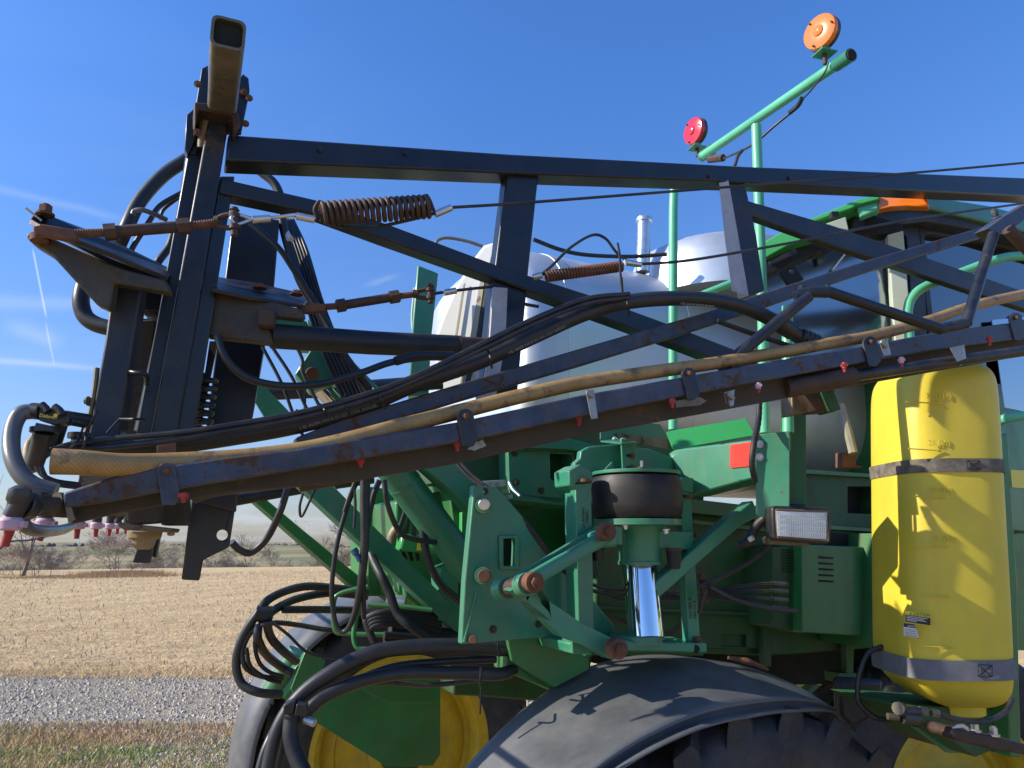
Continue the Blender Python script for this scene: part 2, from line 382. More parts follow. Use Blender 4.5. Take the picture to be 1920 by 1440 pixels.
def structure(name, mb, mat, kind='structure', smooth=60):
    o = link(name, mb, mat, smooth=smooth, fixn=False); o['kind'] = kind; return o
# ---------------------------------------------------------------- land
_D = [0, 50, 85, 100, 106, 126, 165, 215, 300, 420, 900, 1600, 2600, 9000]
_Z = [0, 0, -.35, -.75, -1.1, -5.2, -5.2, -3.6, -3.6, -2.9, -3.2, -3.0, -.6, 6]
def gz(x, y):
    d = math.hypot(x, y); z = float(np.interp(d, _D, _Z))
    k = min(1, max(0, (d - 60) / 200)); z += k * (math.sin(x * .013 + 1.2) * .6 + math.sin(x * .004 - y * .003) * .9)
    g = math.exp(-((x + 34 - (y - 57) * .4) / 9) ** 2) * math.exp(-((y - 62) / 16) ** 2)      # shallow draw where the brush grows
    return z - .25 * g
def ground_mat(name, c1, c2, c3, s1, s2, bump, stripes=False):
    m = bpy.data.materials.new(name); m.use_nodes = True; g = NT(m.node_tree); b = g.n['Principled BSDF']; o = g.new('ShaderNodeTexCoord').outputs['Object']
    c = g.mix(g.mapr(g.noise(o, s1, 6, .6), .35, .65), c1, c2)
    c = g.mix(g.mapr(g.noise(o, s2, 5, .75), .45, .66, 0, .7), c, c3)
    if stripes:
        wv = g.new('ShaderNodeTexWave'); mp = g.new('ShaderNodeMapping'); mp.inputs['Rotation'].default_value = (0, 0, R(18)); g.l.new(o, mp.inputs[0]); g.l.new(mp.outputs[0], wv.inputs['Vector'])
        wv.inputs['Scale'].default_value = .12; wv.inputs['Distortion'].default_value = 5; wv.inputs['Detail'].default_value = 3; wv.inputs['Detail Scale'].default_value = .5
        c = g.mix(g.mapr(wv.outputs['Fac'], .5, .9, 0, .35), c, tuple(x * .66 for x in c1))
        sp = g.new('ShaderNodeSeparateXYZ'); g.l.new(o, sp.inputs[0])
        ln = g.new('ShaderNodeVectorMath', operation='LENGTH'); g.l.new(o, ln.inputs[0])
        far = g.mapr(ln.outputs['Value'], 112, 124)
        hill = g.mix(g.mapr(g.noise(o, .006, 5, .6, .8), .40, .56), (.40, .30, .16), (.20, .20, .095))
        c = g.mix(far, c, hill)
    g.put(b.inputs['Base Color'], c); b.inputs['Roughness'].default_value = .95; b.inputs['Specular IOR Level'].default_value = .15
    bp = g.new('ShaderNodeBump'); bp.inputs['Strength'].default_value = bump; bp.inputs['Distance'].default_value = .03
    g.l.new(g.noise(o, s2 * 1.6, 5, .7), bp.inputs['Height']); g.l.new(bp.outputs[0], b.inputs['Normal']); return m
SOIL = ground_mat('harvested field', (.60, .42, .20), (.74, .54, .28), (.38, .25, .12), .08, 4.0, .6, True)
ds = [0, 3, 6, 9, 12, 16, 20, 26, 34, 44, 55, 66, 78, 90, 97, 103, 108, 115, 126, 140, 165, 190, 215, 260, 300, 360, 420, 600, 900, 1250, 1600, 2100, 2600, 4000, 6000, 9000]
mb = MB(); NA = 120
for d in ds:
    for k in range(NA):
        a = 2 * math.pi * k / NA; x, y = d * math.sin(a), d * math.cos(a); mb.v.append(Vector((x, y, gz(x, y))))
for i in range(len(ds) - 1):
    for k in range(NA): mb.f.append((i * NA + k, i * NA + (k + 1) % NA, (i + 1) * NA + (k + 1) % NA, (i + 1) * NA + k))
ob = link('ground', mb, SOIL, smooth=80); ob['kind'] = 'structure'

def strip(y0, y1, wob, z, seed, x0=-60, x1=60, n=240):
    rs = np.random.default_rng(seed); xs = np.linspace(x0, x1, n); a = np.convolve(rs.normal(0, wob, n + 8), np.ones(5) / 3, 'same')[:n]; b = np.convolve(rs.normal(0, wob, n + 8), np.ones(5) / 3, 'same')[:n]
    m = MB()
    for i in range(n): m.v += [Vector((xs[i], y0 + a[i], z)), Vector((xs[i], y1 + b[i], z))]
    for i in range(n - 1): m.f.append((2 * i, 2 * i + 2, 2 * i + 3, 2 * i + 1))
    return m
GRAV = ground_mat('crushed limestone', (.36, .295, .205), (.48, .40, .285), (.19, .15, .105), 1.2, 26, 1.0)
YARD = ground_mat('dry yard turf', (.34, .22, .11), (.46, .34, .18), (.20, .15, .06), .9, 12, .8)
structure('gravel_lane', strip(9.5, 13.25, .10, .004, 3), GRAV)
structure('yard', strip(-8, 9.7, .12, .008, 4), YARD)

gp_ = MB(); gp_.v.append(Vector((-2.6, 8.8, .013)))
for k in range(40):
    a = k * math.pi / 20; q = 1 + .14 * math.sin(3 * a) + .1 * math.sin(7 * a + 1) + .06 * math.sin(13 * a); gp_.v.append(Vector((-2.6 + 1.35 * q * math.cos(a), 8.85 + .85 * q * math.sin(a), .012)))
for k in range(40): gp_.f.append((0, 1 + k, 1 + (k + 1) % 40))
structure('gravel_patch', gp_, GRAV)
def scatter(name, n, xy, mk, mat, kind='stuff', label=None):
    V_, F_ = [], []; k = 0
    for (x, y) in xy:
        vs, fs = mk(x, y)
        for v in vs: V_.append(v)
        for f in fs: F_.append(tuple(i + k for i in f))
        k += len(vs)
    me = bpy.data.meshes.new(name); me.from_pydata(V_, [], F_); me.materials.append(mat); o = bpy.data.objects.new(name, me); C.objects.link(o); o['kind'] = kind
    if label: o['label'] = label
    return o
def varied(name, cols, rough=.8, patch=None):
    m = bpy.data.materials.new(name); m.use_nodes = True; g = NT(m.node_tree); b = g.n['Principled BSDF']
    ge = g.new('ShaderNodeNewGeometry'); r = g.new('ShaderNodeValToRGB'); g.l.new(ge.outputs['Random Per Island'], r.inputs[0]); r.color_ramp.interpolation = 'LINEAR'
    e = r.color_ramp.elements; e[0].color = (*cols[0], 1); e[1].color = (*cols[-1], 1)
    for i, c in enumerate(cols[1:-1]): x = e.new((i + 1) / (len(cols) - 1)); x.color = (*c, 1)
    c = r.outputs[0]
    if patch:
        o = g.new('ShaderNodeTexCoord').outputs['Object']; n = g.math('ADD', g.math('MULTIPLY', g.noise(g.scale(o, (.16, .5, 1)), 1.0, 5, .6, 1.0), .6), g.math('MULTIPLY', g.noise(g.scale(o, (.5, 1.6, 1)), 1.0, 3), .4))
        c = g.mix(g.mapr(n, .42, .62), g.mix(.62, c, patch), c)
    g.put(b.inputs['Base Color'], c); b.inputs['Roughness'].default_value = rough; return m
STRAW = varied('straw litter', [(.76, .54, .27), (.60, .40, .18), (.92, .74, .43), (.34, .21, .10), (.68, .47, .23)], patch=(.36, .25, .145))
STONE = varied('limestone chips', [(.52, .44, .33), (.27, .22, .16), (.60, .52, .40), (.40, .33, .245)])
BLADE0 = varied('mixed grass blades', [(.28, .28, .09), (.62, .46, .23), (.18, .24, .06), (.50, .31, .15), (.78, .63, .36)])
ru = random.uniform
def blade_mat():
    m = BLADE0.copy(); m.name = 'patchy turf'; g = NT(m.node_tree); b = [n for n in g.n if n.type == 'BSDF_PRINCIPLED'][0]; rp = [n for n in g.n if n.type == 'VALTORGB'][0]
    o = g.new('ShaderNodeTexCoord').outputs['Object']; sp = g.new('ShaderNodeSeparateXYZ'); g.l.new(o, sp.inputs[0])
    grn = g.mapr(g.noise(o, 1.7, 4, .6), .50, .60); grn = g.math('MULTIPLY', grn, g.mapr(sp.outputs[1], 9.3, 8.6))
    red = g.math('MULTIPLY', g.mapr(g.noise(o, .9, 4, .6), .40, .55), g.mapr(sp.outputs[1], 8.5, 9.1))
    c = g.mix(g.math('MULTIPLY', red, .6), rp.outputs[0], (.50, .27, .15)); c = g.mix(g.math('MULTIPLY', grn, .75), c, (.17, .30, .05))
    g.l.new(c, b.inputs['Base Color']); return m
BLADE = blade_mat()
def straw(x, y):
    d = math.hypot(x, y); L = ru(.03, .11) * (1 + d / 90); wd = ru(.003, .006) * (1 + d / 18); a = ru(0, math.pi) ; t = ru(-.1, .3) if random.random() < .93 else ru(.6, 1.2)
    dx, dy, dz = math.cos(a) * math.cos(t) * L, math.sin(a) * math.cos(t) * L, abs(math.sin(t)) * L * .8; nx, ny = -math.sin(a) * wd, math.cos(a) * wd; z = gz(x, y) + .008
    return [(x - nx, y - ny, z), (x + nx, y + ny, z), (x + dx + nx * .6, y + dy + ny * .6, z + dz + wd), (x + dx - nx * .6, y + dy - ny * .6, z + dz + wd)], [(0, 1, 2, 3)]
xy = []
while len(xy) < 80000:
    y = 13.0 * (70 / 13.0) ** random.random(); xl = ru(-.74, .20)
    if xl > -.18 and random.random() < .7: continue
    if y < 40 and random.random() > .45 + .9 * abs(math.sin((y - xl * y * .12) * 4.1 + math.sin(xl * y * .6))): continue
    xy.append((xl * y, y))
scatter('corn_stubble', 0, xy, straw, STRAW, label='pale straw and broken stalks littering the harvested field')
def stone(x, y):
    r = ru(.010, .024) if random.random() < .8 else ru(.024, .045); a = ru(0, 6.3); h = r * ru(.5, 1); vs = []
    for k in range(4): q = a + k * math.pi / 2 + ru(-.3, .3); vs.append((x + math.cos(q) * r * ru(.7, 1.2), y + math.sin(q) * r * ru(.7, 1.2), .002))
    vs.append((x + ru(-.3, .3) * r, y + ru(-.3, .3) * r, .004 + h)); return vs, [(0, 1, 4), (1, 2, 4), (2, 3, 4), (3, 0, 4)]
scatter('gravel', 0, [(ru(-.74, .75) * y, y) for y in (ru(9.4, 13.35) for _ in range(34000))] + [(random.gauss(-2.7, .75), random.gauss(8.75, .5)) for _ in range(9000)], stone, STONE, label='loose limestone chips over the lane')
def blade(x, y):
    a = ru(0, 6.3); h = ru(.02, .075) * (1.5 if random.random() < .12 else 1); wd = ru(.003, .008); l = ru(.2, 1.2) * h; b = ru(0, 6.3); vs = []
    return [(x - math.cos(a) * wd, y - math.sin(a) * wd, .008), (x + math.cos(a) * wd, y + math.sin(a) * wd, .008), (x + math.cos(b) * l, y + math.sin(b) * l, .008 + h)], [(0, 1, 2)]
xy = [(ru(-.74, .75) * y, y) for y in (ru(6.2, 9.9) for _ in range(80000))]
scatter('grass', 0, xy, blade, BLADE, label='short red brown and green grass at the yard edge')
xy = [(ru(-10, 3), 13.3 + abs(random.gauss(0, .5)) - .35 * (math.sin(i * .37) > .2)) for i in range(5000)]
def tall(x, y):
    a = ru(0, 6.3); h = ru(.03, .13); wd = ru(.004, .008); b = ru(0, 6.3)
    return [(x - math.cos(a) * wd, y - math.sin(a) * wd, 0), (x + math.cos(a) * wd, y + math.sin(a) * wd, 0), (x + math.cos(b) * h, y + math.sin(b) * h * .4, h)], [(0, 1, 2)]
scatter('field_edge_grass', 0, xy, tall, varied('dry edge grass', [(.70, .50, .22), (.55, .36, .15), (.78, .62, .32)]), label='tan dry grass fringing the gravel lane')

# ---------------------------------------------------------------- bare trees, brush, turbines
BARK = M('grey bark', (.17, .145, .125), .9, var=.3, scale=2)
TWIG = M('bare twigs', (.30, .24, .195), .9, var=.25, scale=1)
DRYG = varied('dry brush grass', [(.36, .22, .11), (.45, .30, .16), (.28, .17, .09)])
def prism3(m, a, b, r0, r1):
    ax = (b - a).normalized(); u = ax.orthogonal().normalized(); v = ax.cross(u); o = len(m.v)
    for p, r in ((a, r0), (b, r1)):
        for k in range(3): q = k * 2.094; m.v.append(p + (u * math.cos(q) + v * math.sin(q)) * r)
    for k in range(3): k2 = (k + 1) % 3; m.f.append((o + k, o + k2, o + 3 + k2, o + 3 + k))
def tree_proto(name, H, spread, lean, depth, seed, label, tr=.05, low=False, group=None, rmin=.006):
    rs = random.Random(seed); r_ = root(name, label, 'tree', (0, 0, 0), group); tm, cm = MB(), MB()
    def grow(p, d, L, r, k):
        n = 3; q = p
        for i in range(n):
            d = (d + Vector((rs.gauss(0, .13), rs.gauss(0, .13), rs.gauss(.03, .08)))).normalized(); e = q + d * L / n; r1 = r * (1 - .12 * (i + 1)); prism3(tm if k >= depth - 1 else cm, q, e, r * (1 - .12 * i), r1)
            if k > 0 and i > 0:
                for _ in range(rs.choice((1, 1, 2))):
                    ax = Vector((rs.gauss(0, 1), rs.gauss(0, 1), rs.gauss(0, .5))).normalized(); d2 = (d + ax * rs.uniform(.5, .95) * spread).normalized()
                    if d2.z < -.1: d2.z *= -.3
                    grow(e, d2, L * rs.uniform(.58, .8), max(r1 * .62, rmin), k - 1)
            q = e
        if k > 0: grow(q, d, L * .7, max(r * .62, rmin), k - 1)
    nst = 1 if not low else 7
    for i in range(nst):
        d = Vector((lean + (rs.gauss(0, .45) if low else 0), rs.gauss(0, .35 if low else .1), 1)).normalized()
        grow(Vector((rs.gauss(0, .5) * low, rs.gauss(0, .4) * low, 0)), d, H * .36, tr * H * .28, depth)
    link('trunk', tm, BARK, r_, smooth=80, fixn=False); link('crown', cm, TWIG, r_, smooth=80, fixn=False); return r_
def clone(r_, loc, sc, rz, label=None):
    o = r_.copy(); C.objects.link(o); o.location = loc; o.scale = (sc, sc, sc); o.rotation_euler = (0, 0, rz)
    if label: o['label'] = label
    for ch in list(r_.children):
        c = ch.copy(); C.objects.link(c); c.parent = o
    return o
def ground_at(px, d):
    x = (px - 960) / (FPX / cp_) * d * .98; return Vector((x, d, gz(x, d) - .05))
ta = tree_proto('bare_tree', 8, .85, .05, 5, 11, 'x', rmin=.016, group='bare trees along the far creek')
tb = tree_proto('bare_tree', 8, 1.0, -.12, 5, 5, 'x', rmin=.016, group='bare trees along the far creek')
bs = tree_proto('brush_clump', 3, 1.0, 0, 5, 21, 'x', tr=.03, low=True, rmin=.007, group='leafless brush clumps at the field edge')
t1 = tree_proto('bare_tree', 5.2, 1.25, .14, 5, 43, 'spreading bare tree nearest the camera, at the left edge of the picture behind the nozzles', tr=.11, rmin=.008)
t1.location = ground_at(30, 60); t1['category'] = 'tree'; t1.scale = (1.25, 1.25, 1.25)
names = ['small bare tree between the left edge tree and the big brush clump', 'bare tree behind the forked black bracket tip', 'wide bare tree under the hanging black hose', 'bare tree just left of the narrow green brace',
         'bare tree between the green brace and the hanging grey hoses', 'thick twiggy bare tree beside the blue capped hose', 'slim bare tree over the distant creek right of the green braces', 'far bare tree on the creek behind the wheel',
         'stubby bare tree far behind the brush at left', 'low bare tree left of the black hanging plate', 'bare tree showing under the machine at right', 'farthest bare tree right of the sprayer']
spots = [(135, 118, .72), (325, 122, .85), (462, 126, .95), (515, 128, .7), (580, 120, .85), (668, 112, 1.15), (700, 118, 1.1), (900, 130, 1), (95, 124, .8), (395, 135, .8), (1750, 130, 1), (2150, 128, 1.1)]
for i, (px, d, s_) in enumerate(spots):
    s_ *= 1.2
    src = ta if i % 2 == 0 else tb; lo = ground_at(px, d)
    if i < 2: src.location = lo; src.scale = (s_,) * 3; src.rotation_euler = (0, 0, i * 2.2); src['label'] = names[i]
    else: clone(src, lo, s_, i * 1.9, names[i])
bl = ['big brown brush clump left of the hanging mud caked stub', 'brush clump around the foot of the nearest bare tree', 'low brush at the far left under the pink nozzles', 'grey brush line clump behind the field crest, leftmost', 'grey brush behind the forked stub',
      'brush clump under the black hanging plate', 'brush behind the hanging hose loop', 'brush left of the green brace foot', 'brush between the green braces', 'brush behind the blue capped hose', 'distant brush behind the rear wheel', 'distant brush right of the mast foot', 'distant grey brush in the gap right of the big clump', 'distant grey brush at the picture edge left']
bsp = [(212, 57, .86), (55, 59, .62), (5, 61, .6), (70, 125, 1.7), (290, 122, 1.8), (370, 124, 1.6), (450, 127, 1.6), (520, 121, 1.5), (585, 124, 1.7), (650, 119, 1.9), (720, 122, 1.8), (410, 132, 1.8), (250, 127, 1.8), (-10, 119, 1.6)]
for i, (px, d, s_) in enumerate(bsp):
    s_ *= 1.35 if d < 100 else .95
    lo = ground_at(px, d)
    if i == 0: bs.location = lo; bs.scale = (s_ * 1.25, s_, s_); bs['label'] = bl[0]; bs['category'] = 'brush'
    else: o = clone(bs, lo, s_, i * 1.3, bl[i]); o['category'] = 'brush'; o.scale = (s_ * 1.5, s_, s_)
def wisp(cx, cy, sx, sy, h):
    def mk(x, y):
        a = ru(0, 6.3); hh = h * ru(.4, 1); wd = ru(.012, .03); z = gz(x, y) - .02
        return [(x - wd, y, z), (x + wd, y, z), (x + ru(-.3, .3) * hh, y + ru(-.3, .3) * hh, z + hh)], [(0, 1, 2)]
    return [(random.gauss(cx, sx), random.gauss(cy, sy)) for _ in range(5000)], mk
c0 = ground_at(215, 55); pts, mk = wisp(c0.x, c0.y, 1.4, 1.0, .6)
scatter('tall_dry_grass', 0, pts, mk, DRYG, label='rusty brown dry grass around the brush clump')
c0 = ground_at(130, 57); pts, mk = wisp(c0.x, c0.y, 2.6, .6, .25)
scatter('low_dry_grass', 0, pts, mk, DRYG, label='low rusty grass band left of the brush clump')
FARW = M('far tree line', (.11, .105, .10), .95, var=.3, scale=.02)
fw = MB(); rs = random.Random(3)                                     # far-off wood, one mass of small crowns
for i in range(420):
    px = rs.uniform(-60, 700) if i < 300 else rs.uniform(700, 2600); d = rs.choice((900, 1300, 1700)) + rs.uniform(-60, 60)
    if (int(px / 90) * 7 + int(d / 400)) % 3: continue
    x = (px - 960) / FPX * d; z = gz(x, d); h = rs.uniform(2, 5); rr = rs.uniform(2, 7)
    fw.lathe((x, d, z - 1), (0, 0, 1), [(rr * .8, 0), (rr, h * .35), (rr * rs.uniform(.6, .9), h * .7), (rr * .25, h)], n=7)
o = link('far_wood', fw, FARW, smooth=80); o['kind'] = 'stuff'; o['label'] = 'hazy dark trees along the far ridge'
WT = M('turbine white', (.78, .79, .80), .5, var=.02)
def turbine(px, d, h, rot, label):
    x = (px - 960) / (FPX) * d; r_ = root('wind_turbine', label, 'wind turbine', (x, d, gz(x, d)), 'wind turbines on the horizon'); b = Vector((x, d, gz(x, d)))
    link('tower', MB().cyl(b, b + Vector((0, 0, h)), h * .022, h * .014, n=8), WT, r_)
    link('nacelle', MB().box(b + Vector((0, -1, h)), (h * .05, 0, 0), (0, h * .12, 0), (0, 0, h * .05)), WT, r_); hb = b + Vector((0, -h * .07, h))
    for k in range(3):
        a = rot + k * 2.094; link('blade', MB().cyl(hb, hb + Vector((math.sin(a), 0, math.cos(a))) * h * .55, h * .018, h * .004, n=5), WT, r_)
for q in [(560, 2600, 75, .3, 'leftmost turbine of the pair above the hanging hose loop'), (585, 3100, 75, 1.2, 'right turbine of the pair above the hanging hose loop'), (637, 3300, 80, .8, 'faint turbine between the green braces'),
          (2, 1000, 62, 2.35, 'turbine cut by the left picture edge, one blade showing'), (165, 2500, 85, .1, 'turbine behind the grey hose under the nozzles'), (66, 2700, 95, .7, 'turbine right of the first pink nozzle'), (228, 2500, 70, 1.0, 'turbine above the brush clump'),
          (212, 3300, 70, .5, 'small turbine among the nozzle tips'), (440, 3000, 55, 1.5, 'far turbine beside the black hanging plate'), (1890, 2900, 80, .4, 'turbine far away at the right')]: turbine(*q)
# ---------------------------------------------------------------- the sprayer
S = root('crop_sprayer', 'green self propelled crop sprayer with folded black boom, steel tank and yellow rinse tank', 'crop sprayer', (1.2, 3.6, 0))
SPLIT = {'pipe_sleeve', 'arch_shoulder', 'ferrule', 'bar_clamp', 'tube_ring', 'stowed_boom_pipe', 'dusty_pipe', 'hanger', 'strap_hook', 'column_bolt', 'drop_leg', 'lower_socket', 'stop_base', 'shield', 'bracket_shield', 'guide_column', 'housing_ear', 'valve_fitting', 'rail_flange', 'roof_vent'}
def islands(mb):
    p = list(range(len(mb.v)))
    def f(i):
        while p[i] != i: p[i] = p[p[i]]; i = p[i]
        return i
    for q in mb.f:
        for i in q[1:]: p[f(i)] = f(q[0])
    gr = {}
    for q in mb.f: gr.setdefault(f(q[0]), []).append(q)
    out = []
    for qs in gr.values():
        m = MB(); idx = {}
        for q in qs:
            for i in q:
                if i not in idx: idx[i] = len(m.v); m.v.append(mb.v[i])
            m.f.append(tuple(idx[i] for i in q))
        out.append(m)
    return out
def part(name, mb, mat, parent=None, bev=0.0, label=None, smooth=38):
    if name in SPLIT:
        r = [link(name, m, mat, parent or S, bev, smooth, label) for m in islands(mb)]; return r[0]
    return link(name, mb, mat, parent or S, bev, smooth, label)
def hose(name, pts, r, mat, parent=None, n=12, sub=8, label=None, scales=None, uvs=False, smooth=True):
    return part(name, MB().tube([P(*p) for p in pts], r, n=n, sub=sub, scales=scales, uvs=uvs, smooth=smooth), mat, parent, label=label, smooth=50)
BP = V(430, 1.75, 25); RP = V(118, 1.30, 25); MP = V(1200, 2.6, 27)
def lin(pl, pts): return [pl(*p) for p in pts]
def circ(pl, px, py, r, n=16, off=0.0):
    c = pl(px, py, off); z = Vector((0, 0, 1)); return [c + pl.u * math.cos(2 * math.pi * k / n) * r + z * math.sin(2 * math.pi * k / n) * r for k in range(n)]
def cslab(m, pl, pts, thick, off=0, holes=()):       # slab whose holes are given as (px,py,r)
    return m.prism([pl(x, y, off) for x, y in pts], thick, [circ(pl, a, b, r, off=off) for a, b, r in holes], nrm=pl.n)
Z = Vector((0, 0, 1))

# --- mast: the black centre frame standing at the left
mast = part('mast', MB().slab(BP, [(392, 214), (431, 218), (333, 822), (281, 822)], .055), BLKR, bev=.005)
part('post', MB().slab(BP, [(413, 330), (440, 330), (364, 812), (331, 812)], .05, -.012), BLK, mast, .003)
part('post', MB().tube([P(366, 285, 1.80), P(332, 520, 1.80), P(268, 812, 1.80)], .022, n=16, smooth=False).slab(BP, [(356, 270), (392, 260), (296, 812), (256, 812)], .04, -.05), BLK, mast, .003)
part('post', MB().slab(V(200, 1.62, 12), [(214, 505), (268, 514), (262, 560), (222, 832), (163, 832), (196, 640)], .055), BLKR, mast, .005)
part('post', MB().slab(V(440, 2.15, 18), [(438, 395), (470, 405), (524, 412), (512, 560), (470, 800), (385, 812), (412, 600)], .05), BLK, mast, .004)
part('post', MB().slab(V(260, 1.8, 15), [(262, 600), (292, 600), (262, 815), (232, 815)], .04), DIRT, mast, .003)
part('post', MB().slab(V(390, 1.95, 15), [(366, 540), (392, 540), (384, 640), (340, 815), (318, 815), (350, 660)], .04), BLK, mast, .003)
part('square_tube', MB().beam(P(428, 62, 1.37), P(418, 186, 1.655), .068, .068, hollow=.006, rr=.2), GRIM if False else BARE, mast, label='open ended square tube with worn dusty underside')
part('tube_shade_plug', MB().beam(P(427.5, 68, 1.382), P(424, 100, 1.46), .0555, .0555), DARK, mast)  # near-black plug paints the shade inside the open tube
part('side_plate', MB().slab(V(380, 1.76, 20), [(378, 128), (390, 122), (392, 230), (366, 290), (346, 285), (352, 240), (368, 190)], .012), BLK, mast, .002)
part('side_plate', MB().slab(V(460, 1.74, 20), [(455, 138), (466, 146), (468, 170), (452, 250), (436, 250), (440, 160)], .012), BLK, mast, .002)
part('side_plate', MB().slab(BP, [(350, 215), (372, 196), (372, 250), (352, 290), (346, 280)], .03, -.03), BLK, mast, .002)
fl = MB().slab(BP, [(364, 191), (400, 194), (445, 203), (452, 230), (440, 250), (436, 218), (412, 212), (372, 206), (366, 232), (364, 210)], .10, .045)
part('flange', fl, RUSTD, mast, .003)
part('weld_sleeve', MB().tube([P(386, 214, 1.70), P(380, 278, 1.72)], .014, n=16, smooth=False), BARE, mast)
b_ = MB()
for x, y in ((457, 172), (467, 184), (460, 232), (371, 158), (370, 248)): b_.bolt(BP(x, y, .03), BP.n, .007)
part('bolt', b_, RUST, mast)
part('step_rung', MB().tube([P(236, 692, 1.66), P(248, 698, 1.62), P(272, 702, 1.62), P(276, 720, 1.66)], .006), BLK, mast)
# left bracket arm
arm = part('bracket_arm', MB().slab(V(200, 1.55, 10), [(49, 437), (60, 436), (96, 445), (200, 492), (240, 506), (310, 525), (318, 548), (214, 530), (205, 581), (180, 570), (98, 480), (62, 458), (50, 446)], .035), GRIM, bev=.004, label='dusty pointed lower bracket arm')
part('upper_plate', MB().prism([P(57, 412, 1.50), P(64, 403, 1.50), P(96, 405, 1.55), P(190, 440, 1.7), P(322, 505, 1.8), P(316, 520, 1.6), P(200, 470, 1.5), P(80, 424, 1.46)], .010, nrm=None), BLKR, arm, .002)
part('web', MB().slab(V(200, 1.66, 10), [(100, 440), (150, 440), (318, 512), (312, 530), (230, 508)], .02), BLK, arm)
part('box_block', MB().slab(V(280, 1.75, 15), [(268, 518), (318, 530), (306, 585), (262, 580)], .06), BLK, arm, .003)
part('pin', MB().bolt(P(84, 404, 1.52), Z, .014, .02).cyl(P(74, 452, 1.5), P(74, 440, 1.5), .018), RUST, arm)
part('cotter_pin', MB().tube([P(48, 390, 1.48), P(78, 414, 1.5)], .0025, n=6, smooth=False), ZINC, arm)
# right bracket arm
arm2 = part('bracket_arm', MB().slab(V(470, 1.80, 12), [(390, 545), (480, 556), (560, 578), (573, 590), (566, 598), (486, 590), (510, 625), (512, 645), (480, 640), (388, 630), (386, 590)], .035, .03), GRIM, bev=.004)
part('upper_plate', MB().prism([P(402, 518, 1.95), P(480, 530, 1.98), P(560, 548, 1.95), P(576, 562, 1.9), P(566, 571, 1.82), P(470, 556, 1.74), P(398, 540, 1.70)], .010, nrm=None), BLKR, arm2, .002)
part('web', MB().slab(V(470, 1.9, 12), [(398, 530), (480, 545), (560, 566), (480, 575), (398, 556)], .01), DARK, arm2)
part('pin_block', MB().slab(V(500, 1.74, 12), [(483, 577), (517, 580), (513, 611), (482, 609)], .04), RUSTD, arm2, .004)
for m_ in (MB().bolt(P(487, 541, 1.83), Z, .013), MB().cyl(P(553, 593, 1.80), P(552, 585, 1.8), .018), MB().bolt(P(556, 553, 1.83), Z, .012)): part('pin', m_, RUST, arm2)
# turnbuckles, cables, springs
def turnbuckle(pts, d, rr, label=None):
    (x0, y0), (x1, y1), (x2, y2), (x3, y3) = pts; q = lambda x, y: P(x, y, d(x))
    a, b, c, e = q(x0, y0), q(x1, y1), q(x2, y2), q(x3, y3); ax = (c - b).normalized()
    t = part('turnbuckle', MB().cyl(b, c, rr, rr, 16).cyl(b - ax * .001, b + ax * .022, rr * 1.45, n=6).cyl(c - ax * .02, c + ax * .006, rr * 1.45, n=6), RUSTD if True else RUST, label=label)
    part('threaded_rod', MB().cyl(a, b, rr * .55, n=12).lathe(a + (b - a) * .55, (b - a), [(rr * .66 * (1 + .12 * (i % 2)), (b - a).length * .45 * i / 24) for i in range(25)], n=12), RUST, t)
    part('threaded_rod', MB().lathe(c, (e - c), [(rr * .66 * (1 + .14 * (i % 2)), (e - c).length * i / 26) for i in range(27)], n=12), RUST, t)
    return t, e, ax
d1 = lambda x: 1.40 + (x - 60) * .0004
t1_, e1, ax1 = turnbuckle([(70, 440), (196, 436), (350, 424), (410, 417)], d1, .0125)
part('fork_end', MB().slab(V(100, 1.41, 12), [(62, 424), (80, 420), (140, 430), (144, 446), (120, 448), (75, 438), (62, 432)], .02), RUST, t1_, .002)
def clevis(par, x, y, L, h, d):
    m = MB()
    m.tube([P(x + L * .95, y - h * .30, d), P(x + L * .5, y - h * .36, d), P(x + L * .12, y - h * .2, d), P(x, y, d), P(x + L * .12, y + h * .25, d), P(x + L * .5, y + h * .36, d), P(x + L * .95, y + h * .32, d)], .0062, n=8)
    m.cyl(P(x - 3, y, d), P(x + 6, y, d), .012, n=12).cyl(P(x + L * .8, y - h * .42, d), P(x + L * .8, y - h * .22, d), .012, n=14).cyl(P(x + L * .8, y + h * .2, d), P(x + L * .8, y + h * .45, d), .012, n=14)
    m.cyl(P(x + L * .8, y - h * .75, d), P(x + L * .8, y + h * .8, d), .008, n=12).bolt(P(x + L * .8, y - h * .6, d), Z, .008)
    part('clevis', m, RUSTD, par, .002)
clevis(t1_, 406, 415, 42, 34, 1.52)
hose('cable_loop', [(470, 410, 1.54), (445, 402, 1.52), (434, 410, 1.51), (444, 420, 1.52), (470, 412, 1.54)], .004, ZINC, t1_, n=8)
hose('cable', [(470, 411, 1.54), (520, 407, 1.56), (560, 403, 1.57), (592, 409, 1.58)], .0042, ZINC, t1_, n=8)
part('ferrule', MB().cyl(P(474, 412, 1.54), P(506, 409, 1.555), .0085, n=16).cyl(P(556, 405, 1.57), P(590, 412, 1.58), .0085, n=16), ZINC, t1_)
sp = part('tension_spring', MB().coil(P(604, 401, 1.58), P(806, 387, 1.64), .0240, .0056, 19), RUSTD, label='thick brown tension spring on the upper stay cable')
hose('spring_hook', [(594, 408, 1.58), (590, 392, 1.57), (600, 378, 1.57), (606, 400, 1.59)], .0042, RUSTD, sp, n=8)
hose('spring_hook', [(800, 366, 1.64), (806, 376, 1.63), (815, 398, 1.64), (822, 402, 1.645)], .0042, RUSTD, sp, n=8)
hose('stay_cable', [(600, 412, 1.60), (640, 425, 1.62), (700, 426, 1.64), (770, 412, 1.64), (822, 398, 1.645)], .0042, CABL, sp, n=8)
